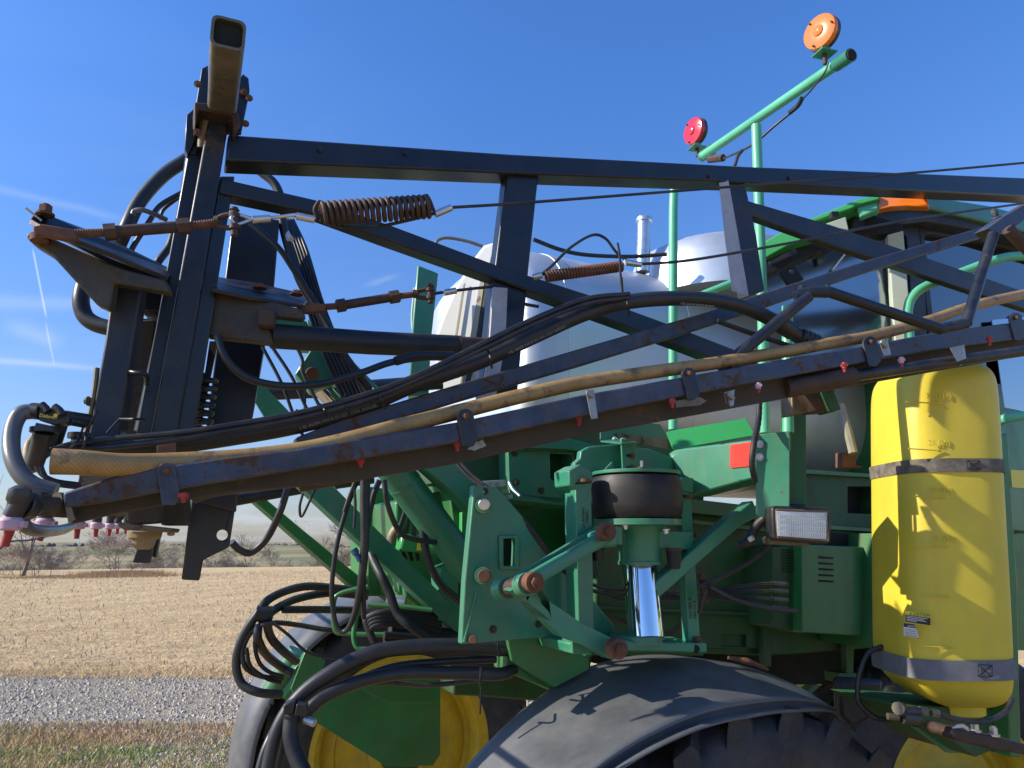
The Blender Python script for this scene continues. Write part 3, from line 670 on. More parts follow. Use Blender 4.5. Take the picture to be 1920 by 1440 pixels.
part('ferrule', MB().cyl(P(816, 402, 1.645), P(846, 389, 1.655), .0085, n=16), ZINC, sp)
hose('stay_cable', [(846, 389, 1.655), (1000, 379, 1.73), (1400, 348, 1.95), (1700, 325, 2.12), (1990, 299, 2.3)], .0040, CABL, sp, n=8)
t2_, e2, ax2 = turnbuckle([(572, 578), (632, 574), (744, 556), (784, 551)], lambda x: 1.85 + (x - 570) * .0005, .0125)
part('fork_end', MB().slab(V(600, 1.86, 12), [(556, 574), (590, 568), (612, 570), (610, 582), (575, 586), (556, 584)], .02), RUST, t2_, .002)
clevis(t2_, 778, 551, 36, 22, 1.95)
hose('cable', [(800, 553, 1.96), (830, 548, 1.98), (870, 543, 2.0), (935, 536, 2.05)], .0045, CABL, t2_, n=8)
part('ferrule', MB().cyl(P(832, 549, 1.975), P(855, 545, 1.985), .009, n=16), ZINC, t2_)
sp2 = part('tension_spring', MB().coil(P(1022, 519, 1.95), P(1166, 499, 2.02), .0130, .0040, 27, seg=14), RUST, label='thin rusty tension spring on the lower stay cable')
hose('stay_cable', [(1012, 518, 1.95), (1035, 498, 1.95), (1070, 464, 1.96), (1110, 441, 1.98), (1135, 447, 2.0), (1155, 472, 2.01), (1182, 494, 2.02)], .0042, CABL, sp2, n=8)
hose('stay_cable', [(1182, 496, 2.02), (1300, 487, 2.1), (1500, 452, 2.3), (1700, 413, 2.5), (1950, 377, 2.8)], .0045, CABL, sp2, n=8)
part('ferrule', MB().cyl(P(1172, 492, 2.0), P(1200, 496, 2.03), .009, n=16).cyl(P(1000, 520, 1.95), P(1016, 516, 1.95), .009, n=16), ZINC, sp2)
hose('cable_tie', [(1158, 456, 1.98), (1162, 480, 1.97), (1164, 520, 1.96), (1169, 560, 1.95)], .0035, TIE, sp2, n=6)

# --- boom wing: top chord, diagonals, verticals
boom = part('boom_frame', MB().slab(BP, [(428, 252), (960, 289), (1400, 312), (1960, 335), (1960, 370), (1400, 342), (960, 325), (424, 301)], .078), BLK, bev=.005)
part('brace', MB().slab(BP, [(416, 334), (590, 374), (730, 421), (940, 500), (1100, 551), (1280, 617), (1420, 672), (1420, 704), (1280, 650), (1040, 562), (927, 522), (720, 448), (590, 400), (412, 362)], .055, -.004), BLK, boom, .004)
part('brace', MB().slab(BP, [(952, 318), (1013, 322), (1008, 348), (992, 500), (970, 745), (903, 748), (924, 540)], .05, -.02), BLK, boom, .004)
part('gusset', MB().slab(BP, [(925, 538), (952, 540), (948, 640), (930, 745), (905, 745), (918, 640)], .01, .004), PALE, boom, .001, label='pale speckled strip beside the upright')
part('brace', MB().slab(BP, [(1364, 330), (1396, 333), (1400, 358), (1418, 440), (1434, 545), (1402, 556), (1384, 470)], .05, -.015), BLKR, boom, .003)
part('gusset', MB().prism([BP(1347, 335, -.01), BP(1364, 333, .0), BP(1403, 555, .0), BP(1372, 545, .0), BP(1358, 440, .0)], .004, nrm=(-.75, -.66, 0)), PALE, boom, .001, label='grey gusset flank with spots, sunlight in its colour')
part('brace', MB().slab(BP, [(1380, 368), (1402, 376), (1560, 422), (1700, 470), (1960, 560), (1960, 592), (1690, 502), (1550, 456), (1406, 404)], .035, -.02), BLKR, boom, .004)
part('brace', MB().slab(RP.shift(-.16), [(556, 820), (640, 786), (860, 720), (1100, 650), (1280, 598), (1432, 549), (1620, 490), (1868, 418), (1872, 436), (1620, 512), (1440, 575), (1290, 624), (1100, 682), (860, 752), (650, 818), (558, 838)], .05), RAIL, boom, .004)
def dtube(a, b, r, m=BLKR): part('brace', MB().tube([P(*a), P(*b)], r, n=16, smooth=False), m, boom, smooth=50)
dtube((1352, 692, 1.98), (1516, 556, 2.04), .0165); dtube((1500, 545, 2.06), (1545, 545, 2.06), .017, BLKR); dtube((1545, 544, 2.07), (1765, 618, 2.14), .0165, BLK); dtube((1762, 617, 2.15), (1812, 606, 2.18), .016)
dtube((1812, 606, 2.18), (1862, 440, 2.28), .0165)
part('weld_joint', MB().tube([P(1490, 556, 2.05), P(1520, 548, 2.045), P(1552, 548, 2.05)], .0165, n=10), BLKR, boom)
part('end_fitting', MB().slab(V(1880, 2.26, 25), [(1852, 428), (1885, 404), (1935, 376), (1940, 398), (1905, 425), (1870, 442)], .05).bolt(P(1868, 410, 2.24), Vector((-.3, -.2, .9)), .012, .025), RAIL, boom, .003)
part('end_tube', MB().tube([P(1890, 430, 2.26), P(1940, 480, 2.3)], .02, n=14, smooth=False), RUSTD, boom)

# --- boom lower rail (worn blue channel)
rail = part('boom_rail', MB().slab(RP, [(118, 924), (205, 896), (310, 874), (430, 857), (560, 842), (860, 791), (1090, 741), (1380, 689), (1640, 645), (1760, 622), (1935, 600), (1935, 632), (1760, 655), (1640, 676), (1390, 722), (1110, 776), (890, 824), (640, 866), (560, 880), (420, 902), (310, 920), (205, 940), (122, 952)], .052), RAIL, bev=.004, label='worn blue boom rail with rusty underside')
part('rail_end_cap', MB().slab(RP, [(118, 930), (125, 924), (140, 972), (128, 980)], .05, -.004), BARE, rail)
part('under_channel', MB().slab(RP.shift(-.045), [(128, 938), (300, 915), (560, 872), (860, 816), (1100, 768), (1390, 718), (1640, 672), (1935, 628), (1935, 664), (1640, 716), (1390, 762), (1100, 815), (860, 868), (640, 905), (430, 922), (310, 946), (230, 960), (135, 982)], .03), DIRT, rail, .003)
pipe_pts = [(360, 930, 1.56), (430, 912, 1.58), (650, 888, 1.66), (860, 850, 1.75), (1100, 800, 1.88), (1300, 764, 1.99), (1500, 722, 2.1), (1700, 690, 2.2), (1940, 655, 2.34)]
hose('spray_pipe', pipe_pts, .0175, PLAS, rail, n=14, sub=6)
part('pipe_sleeve', MB().tube([P(1470, 728, 2.07), P(1600, 706, 2.13)], .028, n=14, smooth=False).tube([P(560, 905, 1.62), P(675, 884, 1.66)], .021, n=14, smooth=False), RUSTD, rail)
def clamp_tab(x, y, h, wd=38, mat=BLKR, d=None):
    pl = RP.shift(.006); w2 = wd / 2; pts = [(x - w2, y)] + [(x + w2 * math.cos(a), y - w2 * math.sin(a)) for a in [R(q) for q in range(160, 10, -20)]] + [(x + w2, y), (x + w2 + 8, y + h * .75), (x + w2 - 2, y + h), (x - w2 + 10, y + h * .98)]
    c = part('clamp_tab', MB().slab(pl, pts, .006), mat, rail, .001); p = pl(x, y - 2, .002)
    part('bolt', MB().bolt(p, pl.n, .0055, .007), RUST, c)
clamp_tab(312, 885, 62, 36, RAIL); clamp_tab(873, 782, 55, 32); clamp_tab(1292, 702, 48, 26); clamp_tab(1632, 643, 44, 26); clamp_tab(1905, 598, 40, 24)
def jubilee(x, y, h, d, tilt=14):
    pl = V(x, d, 25); part('hose_clamp', MB().slab(pl, [(x - 8, y - h / 2), (x + 7, y - h / 2 - 2), (x + tilt, y + h / 2), (x - 2 + tilt * .3, y + h / 2 + 2)], .003).tube([pl(x - 6, y - h / 2 + 2, .006), pl(x + 6, y - h / 2 + 12, .006)], .005, n=8, smooth=False), DULL, rail)
jubilee(1107, 758, 52, 1.72); jubilee(1657, 652, 26, 2.02); jubilee(896, 835, 18, 1.68, 4); jubilee(1370, 748, 24, 1.9, 6); jubilee(1800, 668, 30, 2.2, 8)
def plate_white(pts, d): part('tab_plate', MB().slab(V(pts[0][0], d, 25), pts, .003), DULL, rail, .0005)
plate_white([(875, 842), (905, 823), (912, 836), (890, 845)], 1.66); plate_white([(1358, 736), (1378, 730), (1372, 762), (1362, 755)], 1.9); plate_white([(1782, 652), (1808, 646), (1812, 672), (1796, 678)], 2.15)
part('tab_plate', MB().slab(V(1290, 1.86, 25), [(1266, 752), (1312, 744), (1325, 752), (1312, 760), (1268, 764)], .003), BARE, rail)
def rednoz(x, y, d, white=0):
    n_ = part('nozzle', MB().cyl(P(x, y - 10, d), P(x, y + 1, d), .0065, n=10).box(P(x, y - 5, d), (.015, 0, 0), (0, .014, 0), (0, 0, .007)), PNK if white else RED, rail)
    part('nozzle_tip', MB().cyl(P(x, y, d), P(x + 1, y + 8, d), .0048, .004, n=8), RED, n_)
for x, y, d, w_ in ((344, 934, 1.36, 0), (676, 868, 1.54, 0), (857, 838, 1.62, 0), (1085, 790, 1.76, 0), (1260, 757, 1.84, 0), (1422, 728, 1.94, 1), (1583, 690, 2.02, 0), (1690, 680, 2.1, 1), (1855, 640, 2.2, 0)): rednoz(x, y, d, w_)
# tan braided hose
TPX = [(97, 866, 1.24), (150, 868, 1.26), (230, 874, 1.29), (330, 872, 1.33), (450, 865, 1.38), (560, 848, 1.43), (680, 822, 1.49), (800, 789, 1.56), (900, 762, 1.6), (1090, 723, 1.70), (1250, 700, 1.79), (1400, 680, 1.87), (1520, 656, 1.93), (1640, 632, 2.0), (1740, 604, 2.06), (1830, 572, 2.12), (1950, 545, 2.2)]
TP = []
for x, y in ((97, 865), (150, 867), (230, 872), (330, 868), (450, 860), (560, 846), (650, 826), (740, 802), (860, 772), (975, 743), (1090, 718), (1220, 698), (1340, 681), (1460, 661), (1560, 643), (1640, 629), (1740, 602), (1830, 572), (1950, 545)):
    q = RP(x, y, (.01 - min(.045, max(0, x - 150) * .00022))); cq = ray(x, y); TP.append((x, y, q.y))
th = hose('suction_hose', TP, .0218, TAN, n=20, sub=6, uvs=True, scales=[1.04, 1.0, .92, .86, .82, .80, .80, .80, .80, .80, .80, .80, .80, .80], label='tan braided hose laid along the boom rail')
# black hoses along the boom
BH = [(130, 846, 1.5), (200, 836, 1.52), (300, 836, 1.54), (420, 820, 1.58), (560, 795, 1.63), (680, 760, 1.68), (780, 718, 1.72), (900, 676, 1.78), (1000, 630, 1.83), (1090, 590, 1.88), (1160, 569, 1.92), (1240, 560, 1.97), (1330, 562, 2.02), (1400, 578, 2.06), (1455, 603, 2.1)]
bh = hose('feed_hose', BH, .0215, HOSE, n=20, sub=6, label='thick black hose with white print sweeping across the boom', scales=[.9, .95, 1, 1, .98, .97, .97, .97])
part('hose_barb', MB().tube([P(1455, 603, 2.1), P(1485, 622, 2.12)], .026, n=16, smooth=False).tube([P(1488, 624, 2.12), P(1510, 640, 2.13)], .022, n=16, smooth=False), PLAS, bh)
part('hose_elbow', MB().lathe(P(1500, 630, 2.12), P(1545, 650, 2.14) - P(1500, 630, 2.12), [(.024 + .003 * (i % 2), .0075 * i) for i in range(9)], n=18), RUB, bh)
for k, (dy, dz) in enumerate(((0, 0), (10, .01))):
    hose('control_line', [(140, 833 + dy * .9, 1.46), (220, 822 + dy * 1.5, 1.47), (330, 812 + dy * 1.2, 1.49), (420, 799 + dy, 1.51), (560, 774 + dy, 1.56), (700, 735 + dy, 1.62), (800, 695 + dy * .8, 1.67), (900, 646 + dy, 1.72), (1000, 598 + dy, 1.78), (1100, 560 + dy * .9, 1.84), (1180, 551 + dy * .7, 1.89)], .0062, CABL, bh, n=10)
hose('control_line', [(700, 750, 1.64), (820, 690, 1.69), (930, 645, 1.75), (1060, 580, 1.83), (1140, 560, 1.88)], .005, CABL, bh, n=8)
hose('control_line', [(1345, 602, 2.1), (1400, 622, 2.12), (1460, 642, 2.14), (1500, 655, 2.16)], .008, CABL, bh, n=8)
def tie(x0, y0, x1, y1, d, tail=None):
    m = MB().tube([P(x0, y0, d + .01), P((x0 + x1) / 2 + 3, (y0 + y1) / 2, d - .03), P(x1, y1, d)], .003, n=6)
    if tail: m.tube([P(x0, y0, d), P(*tail, d - .02)], .0022, n=6, smooth=False)
    part('cable_tie', m, TIE, bh)
tie(1168, 548, 1180, 592, 1.90, (1166, 520)); tie(912, 652, 922, 690, 1.74); tie(700, 728, 722, 766, 1.65, (708, 745)); tie(600, 758, 612, 780, 1.6); tie(640, 752, 655, 778, 1.62, (650, 738)); tie(160, 812, 156, 838, 1.44, (182, 772)); tie(150, 818, 133, 838, 1.45, (160, 790))
tie(224, 786, 270, 786, 1.6, (200, 812))
def onhose(st, px, py, px2, py2, d, size):
    a = P(px, py, d); b = P(px2, py2, d + (px2 - px) * .00045); u = (b - a).normalized(); up = (Z - u * u.z).normalized()
    part('hose_print', MB().text(st, a, u, up, size, .0003), HPR, bh)
onhose('1 ID A6200 MADE IN USA 12101 063022R', 562, 806, 690, 768, 1.585, .0100)
onhose('1 ID A6200 MADE IN USA 12101 0630220', 954, 665, 1046, 621, 1.765, .0098)
onhose('1 ID A6200 MADE IN USA', 1276, 571, 1340, 577, 1.945, .0095)

# --- big hydraulic cylinder wrapped in black sleeve
cyl_ = part('hydraulic_cylinder', MB().tube([P(508, 630, 1.80), P(700, 643, 1.92), P(862, 650, 2.04)], .0315, n=24, smooth=False), RUB, label='black sleeve covered hydraulic cylinder')
part('end_cap', MB().tube([P(858, 650, 2.03), P(912, 652, 2.07)], .029, n=20, smooth=False), RUSTD, cyl_)
part('rod_eye', MB().cyl(P(470, 624, 1.80), P(512, 630, 1.80), .018), DIRT, cyl_)
# hose arcs round the mast
hose('return_hose', [(352, 298, 2.0), (305, 330, 1.98), (262, 378, 1.95), (236, 430, 1.92), (214, 480, 1.95)], .0195, HOSE, mast, n=16)
hose('return_hose', [(200, 480, 1.9), (165, 520, 1.86), (152, 558, 1.84), (158, 590, 1.84), (178, 607, 1.84), (212, 617, 1.84)], .0205, HOSE, mast, n=16)
hose('small_pipe', [(249, 402, 1.8), (253, 395, 1.8), (268, 394, 1.8), (290, 402, 1.82), (312, 412, 1.85)], .0065, GREYH, mast)
hose('return_hose', [(340, 362, 2.0), (300, 386, 1.98), (280, 415, 1.96), (250, 462, 1.95), (246, 475, 1.95)], .0075, HOSE, mast)
hose('return_hose', [(342, 366, 2.02), (308, 392, 2.0), (300, 412, 2.0)], .005, HOSE, mast)
hose('return_hose', [(330, 420, 2.0), (318, 460, 2.0), (300, 486, 1.98), (296, 492, 1.98)], .011, RUB, mast)
hose('return_hose', [(488, 322, 2.2), (515, 345, 2.2), (528, 380, 2.2), (532, 430, 2.2), (560, 520, 2.2), (600, 590, 2.2), (640, 660, 2.2), (700, 740, 2.25)], .014, HOSE, mast)
for k in range(6): hose('control_line', [(524 + 5 * k, 412, 2.25 + .01 * k), (545 + 6 * k, 470, 2.24), (572 + 6 * k, 560, 2.22), (598 + 7 * k, 640, 2.2), (640 + 8 * k, 740, 2.2), (665 + 6 * k, 790, 2.2)], .006, CABL, mast, n=8)
hose('return_hose', [(470, 418, 2.05), (520, 462, 2.05), (550, 505, 2.06), (580, 550, 2.08), (610, 600, 2.1), (628, 640, 2.1)], .0085, HOSE, mast)
part('white_tape', MB().tube([P(528, 418, 2.2), P(537, 440, 2.2), P(545, 450, 2.19)], .012, n=10), STW, mast)
hose('lift_hose', [(408, 630, 1.66), (418, 662, 1.66), (440, 692, 1.67), (478, 714, 1.69), (540, 724, 1.72), (610, 718, 1.76), (680, 698, 1.80), (740, 678, 1.85), (830, 668, 1.9), (892, 672, 1.93)], .009, HOSE, mast)
part('hose_wrap', MB().tube([P(742, 677, 1.84), P(780, 668, 1.87), P(850, 668, 1.9)], .0125, n=10), RUB, mast)
for k, (a, b) in enumerate((((492, 650), (555, 790)), ((510, 650), (572, 760)), ((556, 650), (568, 700)))): hose('control_line', [(a[0], a[1], 2.1), ((a[0] + b[0]) / 2 + 5, (a[1] + b[1]) / 2, 2.1), (b[0], b[1], 2.1), (b[0] + 30, b[1] + 60, 2.1)], .005, CABL, mast, n=8)
hose('control_line', [(556, 768, 2.2), (570, 790, 2.2), (572, 700, 2.2)], .004, CABL, mast, n=6)
for k in range(4): hose('control_line', [(395 + k * 4, 640, 1.9), (386 + k * 3, 700, 1.9), (372 + k * 2, 780, 1.9)], .003, CABL, mast, n=6)
part('coil_spring', MB().coil(P(389, 704, 1.88), P(376, 812, 1.88), .021, .0075, 7), CHR if False else PLAS, mast, label='dark shiny coil spring behind the mast posts')
part('spring_rod', MB().cyl(P(384, 700, 1.93), P(370, 812, 1.93), .009), DARK, mast)
part('dusty_pipe', MB().tube([P(270, 600, 1.9), P(236, 812, 1.9)], .016, n=14, smooth=False).tube([P(292, 585, 1.92), P(284, 660, 1.92)], .022, n=12, smooth=False), BARE, mast)
part('fitting_rod', MB().tube([P(182, 690, 1.62), P(176, 740, 1.62), P(162, 812, 1.62)], .006, n=8).bolt(P(166, 752, 1.61), Vector((-1, 0, 0)), .008), BARE, mast)
# mast foot plates
foot = part('foot_plate', MB(), BLK) if False else None
m_ = MB(); cslab(m_, V(400, 1.75, 22), [(362, 905), (447, 915), (430, 1026), (381, 1050), (374, 1089), (340, 1087), (352, 990)], .05, 0, [(417, 1003, .0125)])
foot = part('foot_plate', m_, BLK, mast, .004, label='black notched plate with round hole hanging below the boom')
m_ = MB(); cslab(m_, V(400, 1.7, 22), [(366, 940), (390, 900), (447, 905), (443, 960)], .03, 0, []); part('foot_stub', m_, BLK, mast, .003)
part('lower_socket', MB().slab(V(270, 1.50, 15), [(236, 945), (252, 930), (300, 925), (296, 980), (240, 984)], .06).slab(V(330, 1.6, 15), [(296, 938), (350, 928), (352, 985), (300, 985)], .06), DIRT, mast, .006)
part('dirt_lump', MB().slab(V(240, 1.5, 15), [(240, 948), (252, 944), (254, 968), (248, 980), (236, 978)], .03), MUD, mast, .008)
part('bottom_plate', MB().slab(V(270, 1.5, 15), [(222, 978), (228, 980), (322, 990), (318, 998), (232, 994), (220, 986)], .11), BARE, mast, .003)
part('bottom_nut', MB().lathe(P(272, 997, 1.57), (0, 0, -1), [(.034, 0), (.032, .012), (.024, .016), (.020, .03), (.012, .036)], n=10).bolt(P(321, 997, 1.56), -Z, .008), MUD, mast)
part('drop_leg', MB().slab(V(280, 1.62, 15), [(264, 1010), (282, 1002), (290, 1000), (280, 1056), (248, 1055)], .02).slab(V(290, 1.66, 15), [(292, 996), (301, 996), (292, 1046), (284, 1044)], .02), BLKR, mast, .002, label='forked dark stub pointing down')
part('dust_box', MB().slab(V(190, 1.62, 12), [(148, 886), (232, 880), (236, 905), (190, 905), (144, 914)], .12), BARE, mast, .003)
part('upright_tab', MB().slab(RP.shift(-.08), [(294, 836), (330, 831), (331, 860), (295, 862)], .006), RUST, rail, .001)
# left end: big hose, valve, filter
hose('end_hose', [(62, 771, 1.42), (40, 775, 1.41), (27, 795, 1.40), (21, 825, 1.38), (24, 858, 1.36), (40, 890, 1.35), (65, 910, 1.35), (105, 922, 1.36)], .0150, GREYH, n=20, label='pale grey curved hose at the boom end')
part('hose_clip', MB().tube([P(25, 782, 1.42), P(32, 776, 1.42), P(28, 768, 1.42)], .003, n=6), ZINC, rail)
vl = part('shutoff_valve', MB().tube([P(58, 770, 1.42), P(78, 772, 1.42)], .016, n=12, smooth=False).slab(V(90, 1.42, 10), [(70, 762), (105, 766), (128, 772), (130, 792), (102, 796), (72, 788)], .035).tube([P(120, 781, 1.43), P(168, 788, 1.5)], .0125, n=12, smooth=False).tube([P(130, 790, 1.43), P(160, 796, 1.48)], .008, n=8, smooth=False), PLAS, label='black valve body above the end hose', bev=.002)
part('handle', MB().tube([P(78, 758, 1.41), P(86, 766, 1.41), P(90, 772, 1.41)], .007, n=10).tube([P(102, 762, 1.41), P(112, 770, 1.41), P(116, 778, 1.41)], .007, n=10), PLAS, vl)
part('valve_label', MB().text('Delavan', P(73, 781.5, 1.405), (1, .15, -.12), Z, .0098, .0002).cyl(P(104, 779, 1.408), P(104, 779, 1.402), .0036, n=14), STY, vl)
flt = part('filter_bowl', MB().cyl(P(88, 797, 1.43), P(85, 806, 1.43), .019, n=18).cyl(P(84, 802, 1.43), P(83, 811, 1.43), .0255, n=18).tube([P(82, 810, 1.43), P(66, 868, 1.45)], .0185, n=10, smooth=False, scales=[1, .9]).tube([P(112, 796, 1.5), P(98, 840, 1.5)], .015, n=12, smooth=False), PLAS, vl)
hose('drain_hose', [(66, 822, 1.48), (56, 838, 1.47), (54, 860, 1.46), (60, 885, 1.46)], .012, BARE, vl)
part('small_strainer', MB().cyl(P(150, 812, 1.5), P(149, 822, 1.5), .022, n=14).cyl(P(148, 822, 1.5), P(147, 838, 1.5), .014, n=14), PLAS, vl)
for k in range(4): hose('control_line', [(150 + 4 * k, 826 + 2 * k, 1.47), (110 - k * 3, 838 + k * 3, 1.46), (72 + k * 2, 856 + k * 3, 1.45), (70 + k * 4, 880 + k * 3, 1.45), (100, 900 + 2 * k, 1.46), (150, 908 + 2 * k, 1.5)], .005 if k % 2 else .004, CABL, bh, n=8)
part('end_elbow', MB().tube([P(130, 948, 1.34), P(104, 946, 1.32)], .022, n=14, smooth=False).tube([P(104, 948, 1.31), P(62, 950, 1.26)], .016, n=12, smooth=False), DIRT, rail)
kb = part('diaphragm_cap', MB().lathe(P(42, 946, 1.22), (-.05, -.99, .1), [(.016, -.03), (.024, -.015), (.0245, .004), (.021, .006), (.020, .002), (.014, .002), (.013, .008), (.005, .009), (.003, .018)], n=28), PLAS, rail, .001)
part('vent_tip', MB().cyl(P(42, 946, 1.205), P(38, 952, 1.195), .003), ZINC, rail)
part('guard', MB().slab(V(50, 1.28, 5), [(12, 944), (26, 920), (32, 918), (66, 932), (72, 948), (54, 932), (30, 930)], .05).box(P(62, 924, 1.28), (.05, 0, -.01), (0, .03, 0), (0, 0, .012)), PLAS, rail, .002)
hose('drain_hose', [(40, 972, 1.24), (52, 990, 1.26), (85, 996, 1.36), (120, 992, 1.6), (138, 983, 1.9)], .0105, GREYH, rail)
for i, (x, y, d) in enumerate(((20, 983, 1.2), (84, 982, 1.55), (146, 985, 1.95), (181, 986, 2.35), (206, 987, 2.8), (221, 987, 3.3), (236, 988, 3.8))):
    nz_ = part('nozzle', MB().lathe(P(x, y, d), (0, 0, 1), [(.010, -.010), (.017, -.008), (.018, .006), (.015, .010), (.010, .014)], n=16).box(P(x, y, d), (.048, 0, 0), (0, .012, 0), (0, 0, .010)), PNK, rail, .001)
    if i < 3: nz_['label'] = ['large pale pink nozzle cap nearest the camera', 'second pink nozzle cap, purplish', 'third pink nozzle cap'][i]
    part('nozzle_tip', MB().cyl(P(x, y, d) - Z * .008, P(x - (6 if i < 2 else 0), y, d) - Z * .034, .0075, .006, n=12), RED, nz_)
    part('nozzle_body', MB().cyl(P(x, y, d) + Z * .012, P(x + (12 if i < 1 else 0), y, d) + Z * .035, .014, n=12).lathe(P(x + (10 if i < 1 else 2), y, d) + Z * .045, (0, 0, 1), [(.012, -.018), (.019, -.006), (.017, .010), (.008, .016)], n=14), PLAS, nz_)
part('rear_spray_pipe', MB().tube([P(108, 950, 1.5), P(300, 968, 5.0)], .013, n=12, smooth=False), DIRT, rail)
hose('bare_wire', [(110, 1000, 1.5), (60, 1012, 1.5), (10, 1020, 1.5), (-30, 1070, 1.5)], .0018, TIE, rail, n=5)
# ================================================================= machine body
# planes: MP is the suspension face; bodies sit behind it
CP = MP.shift(-.45); GP = MP.shift(-.10); AP = MP.shift(.12)
U = MP.u; N = MP.n                                   # U runs to the machine's front, N faces the camera side
# --- wheels
def wheel(c, ax, RT, RR, wd, label, lugs=True, steer=0):
    ax = Vector(ax).normalized(); w_ = part('wheel', MB().cyl(c - ax * .16, c + ax * .16, .14, n=24), GRND, label=label)
    h = wd / 2
    prof = [(RR * 1.0, -h * .62), (RR * 1.06, -h * .8), (RT * .80, -h * 1.02), (RT * .90, -h * .98), (RT * .955, -h * .8), (RT * .965, 0), (RT * .955, h * .8), (RT * .90, h * .98), (RT * .80, h * 1.02), (RR * 1.06, h * .8), (RR * 1.0, h * .62)]
    part('tyre', MB().lathe(c, ax, prof, n=72, cap=False), TYRE, w_, smooth=60)
    if lugs:
        m = MB(); u = ax.orthogonal().normalized(); v = ax.cross(u); NL = 22
        for s_ in (-1, 1):
            for k in range(NL):
                a0 = 2 * math.pi * (k + (.5 if s_ > 0 else 0)) / NL; rings = []
                for t in (0, .35, .7, 1.0, 1.12):
                    a = a0 + t * .30; lat = s_ * h * (-.03 + .98 * min(t, 1.0)) ; rr = RT if t <= .9 else RT * (.985 if t < 1.05 else .90); rb = RT * .94 if t < 1.05 else RT * .84
                    tw = .030 * RT * (1 + .5 * t); d = (u * math.cos(a) + v * math.sin(a)); tg = (v * math.cos(a) - u * math.sin(a)); lat2 = lat * (1.04 if t > 1.05 else 1)
                    rings.append([c + ax * lat2 + d * rb - tg * tw * 1.5, c + ax * lat2 + d * rr - tg * tw, c + ax * lat2 + d * rr + tg * tw, c + ax * lat2 + d * rb + tg * tw * 1.5])
                m.loft(rings)
        lg = part('tread', m, TYRE, w_, .004, smooth=30)
    part('rim', MB().lathe(c, ax, [(RR * 1.05, -h * .70), (RR * 1.0, -h * .62), (RR * .92, -h * .45), (RR * .90, -.02), (RR * .90, h * .30), (RR * .94, h * .48), (RR * 1.0, h * .62), (RR * 1.06, h * .70), (RR * 1.06, h * .78), (RR * .99, h * .78), (RR * .975, h * .62), (RR * .955, h * .40), (RR * .91, h * .34), (RR * .90, h * .0), (RR * .86, -h * .08), (RR * .80, h * .06), (RR * .73, h * .10), (RR * .70, -h * .04), (RR * .50, -h * .10), (RR * .34, h * .10), (RR * .30, h * .1)], n=64, cap=False), RIM, w_, smooth=50)
    hb = MB().lathe(c + ax * h * .2, ax, [(RR * .36, 0), (RR * .36, .02), (RR * .22, .05), (RR * .20, .10), (.02, .11)], n=32)
    for k in range(10): a = k * .628; hb.bolt(c + ax * h * .24 + (ax.orthogonal().normalized() * math.cos(a) + ax.cross(ax.orthogonal().normalized()) * math.sin(a)) * RR * .29, ax, .014)
    part('hub', hb, RIM, w_)
    return w_
nearc = Vector((.74, 2.72, .855)); wheel(nearc, (.45, -.89, 0), .835, .50, .40, 'near rear wheel under the black fender')
farc = P(742, 1412, 5.25); farc.z = .90; wheel(farc, (.42, -.91, 0), .90, .56, .40, 'far rear wheel with yellow rim')
frontc = P(1785, 1560, 4.3); frontc.z = .87; wheel(frontc, (.22, -.97, 0), .84, .46, .38, 'front wheel with yellow rim')
ff2 = farc + U * 3.7; ff2.z = .87; wheel(ff2, (.42, -.91, 0), .84, .50, .36, 'far front wheel')
# --- near fender, lofted between its far edge, crown, crease and lip
far_e = [(800, 1520, 2.45), (862, 1438, 2.50), (950, 1345, 2.58), (1050, 1268, 2.70), (1120, 1235, 2.78), (1200, 1222, 2.85), (1290, 1226, 2.90), (1400, 1244, 2.93), (1500, 1284, 2.92), (1566, 1328, 2.90)]
crown = [(905, 1520, 2.36), (960, 1440, 2.42), (1040, 1350, 2.50), (1130, 1280, 2.60), (1200, 1252, 2.68), (1275, 1240, 2.75), (1350, 1246, 2.80), (1430, 1268, 2.84), (1510, 1300, 2.86), (1567, 1330, 2.86)]
mid = [(985, 1520, 2.26), (1040, 1445, 2.30), (1120, 1368, 2.38), (1205, 1310, 2.46), (1270, 1285, 2.54), (1340, 1272, 2.62), (1400, 1276, 2.68), (1460, 1290, 2.74), (1520, 1310, 2.79), (1568, 1331, 2.83)]
crs = [(1050, 1520, 2.16), (1110, 1446, 2.20), (1190, 1390, 2.27), (1280, 1346, 2.35), (1345, 1325, 2.42), (1400, 1316, 2.50), (1450, 1311, 2.57), (1500, 1311, 2.64), (1540, 1318, 2.71), (1569, 1330, 2.80)]
lipi = [(1054, 1524, 2.17), (1114, 1454, 2.21), (1194, 1397, 2.28), (1283, 1353, 2.36), (1347, 1332, 2.43), (1402, 1323, 2.51), (1452, 1318, 2.58), (1501, 1318, 2.65), (1541, 1323, 2.72), (1569, 1332, 2.80)]
lipo = [(1066, 1530, 2.13), (1126, 1462, 2.17), (1204, 1408, 2.24), (1290, 1366, 2.32), (1352, 1346, 2.39), (1405, 1337, 2.47), (1454, 1331, 2.55), (1502, 1329, 2.62), (1541, 1330, 2.70), (1569, 1335, 2.79)]
lipi = [(x, y + 9 * min(1, (1575 - x) / 200), d + .035) for x, y, d in lipi]; lipo = [(x, y + 7 * min(1, (1575 - x) / 200), d - .02) for x, y, d in lipo]
roll = [(x, y - 2, d + .0) for x, y, d in crs]; roll2 = [(x, y + 5 * min(1, (1575 - x) / 200), d - .012) for x, y, d in crs]
rows = [catmull([P(*p) for p in r], 6) for r in (far_e, crown, mid, roll, roll2, lipi, lipo)]
low = [p - Z * .012 - N * .0 for p in rows[0]]
fm = MB(); grid = [[r[i] for r in [[q - Z * .03 for q in rows[0]]] + rows] for i in range(len(rows[0]))]
fm.loft(grid, closed=False)
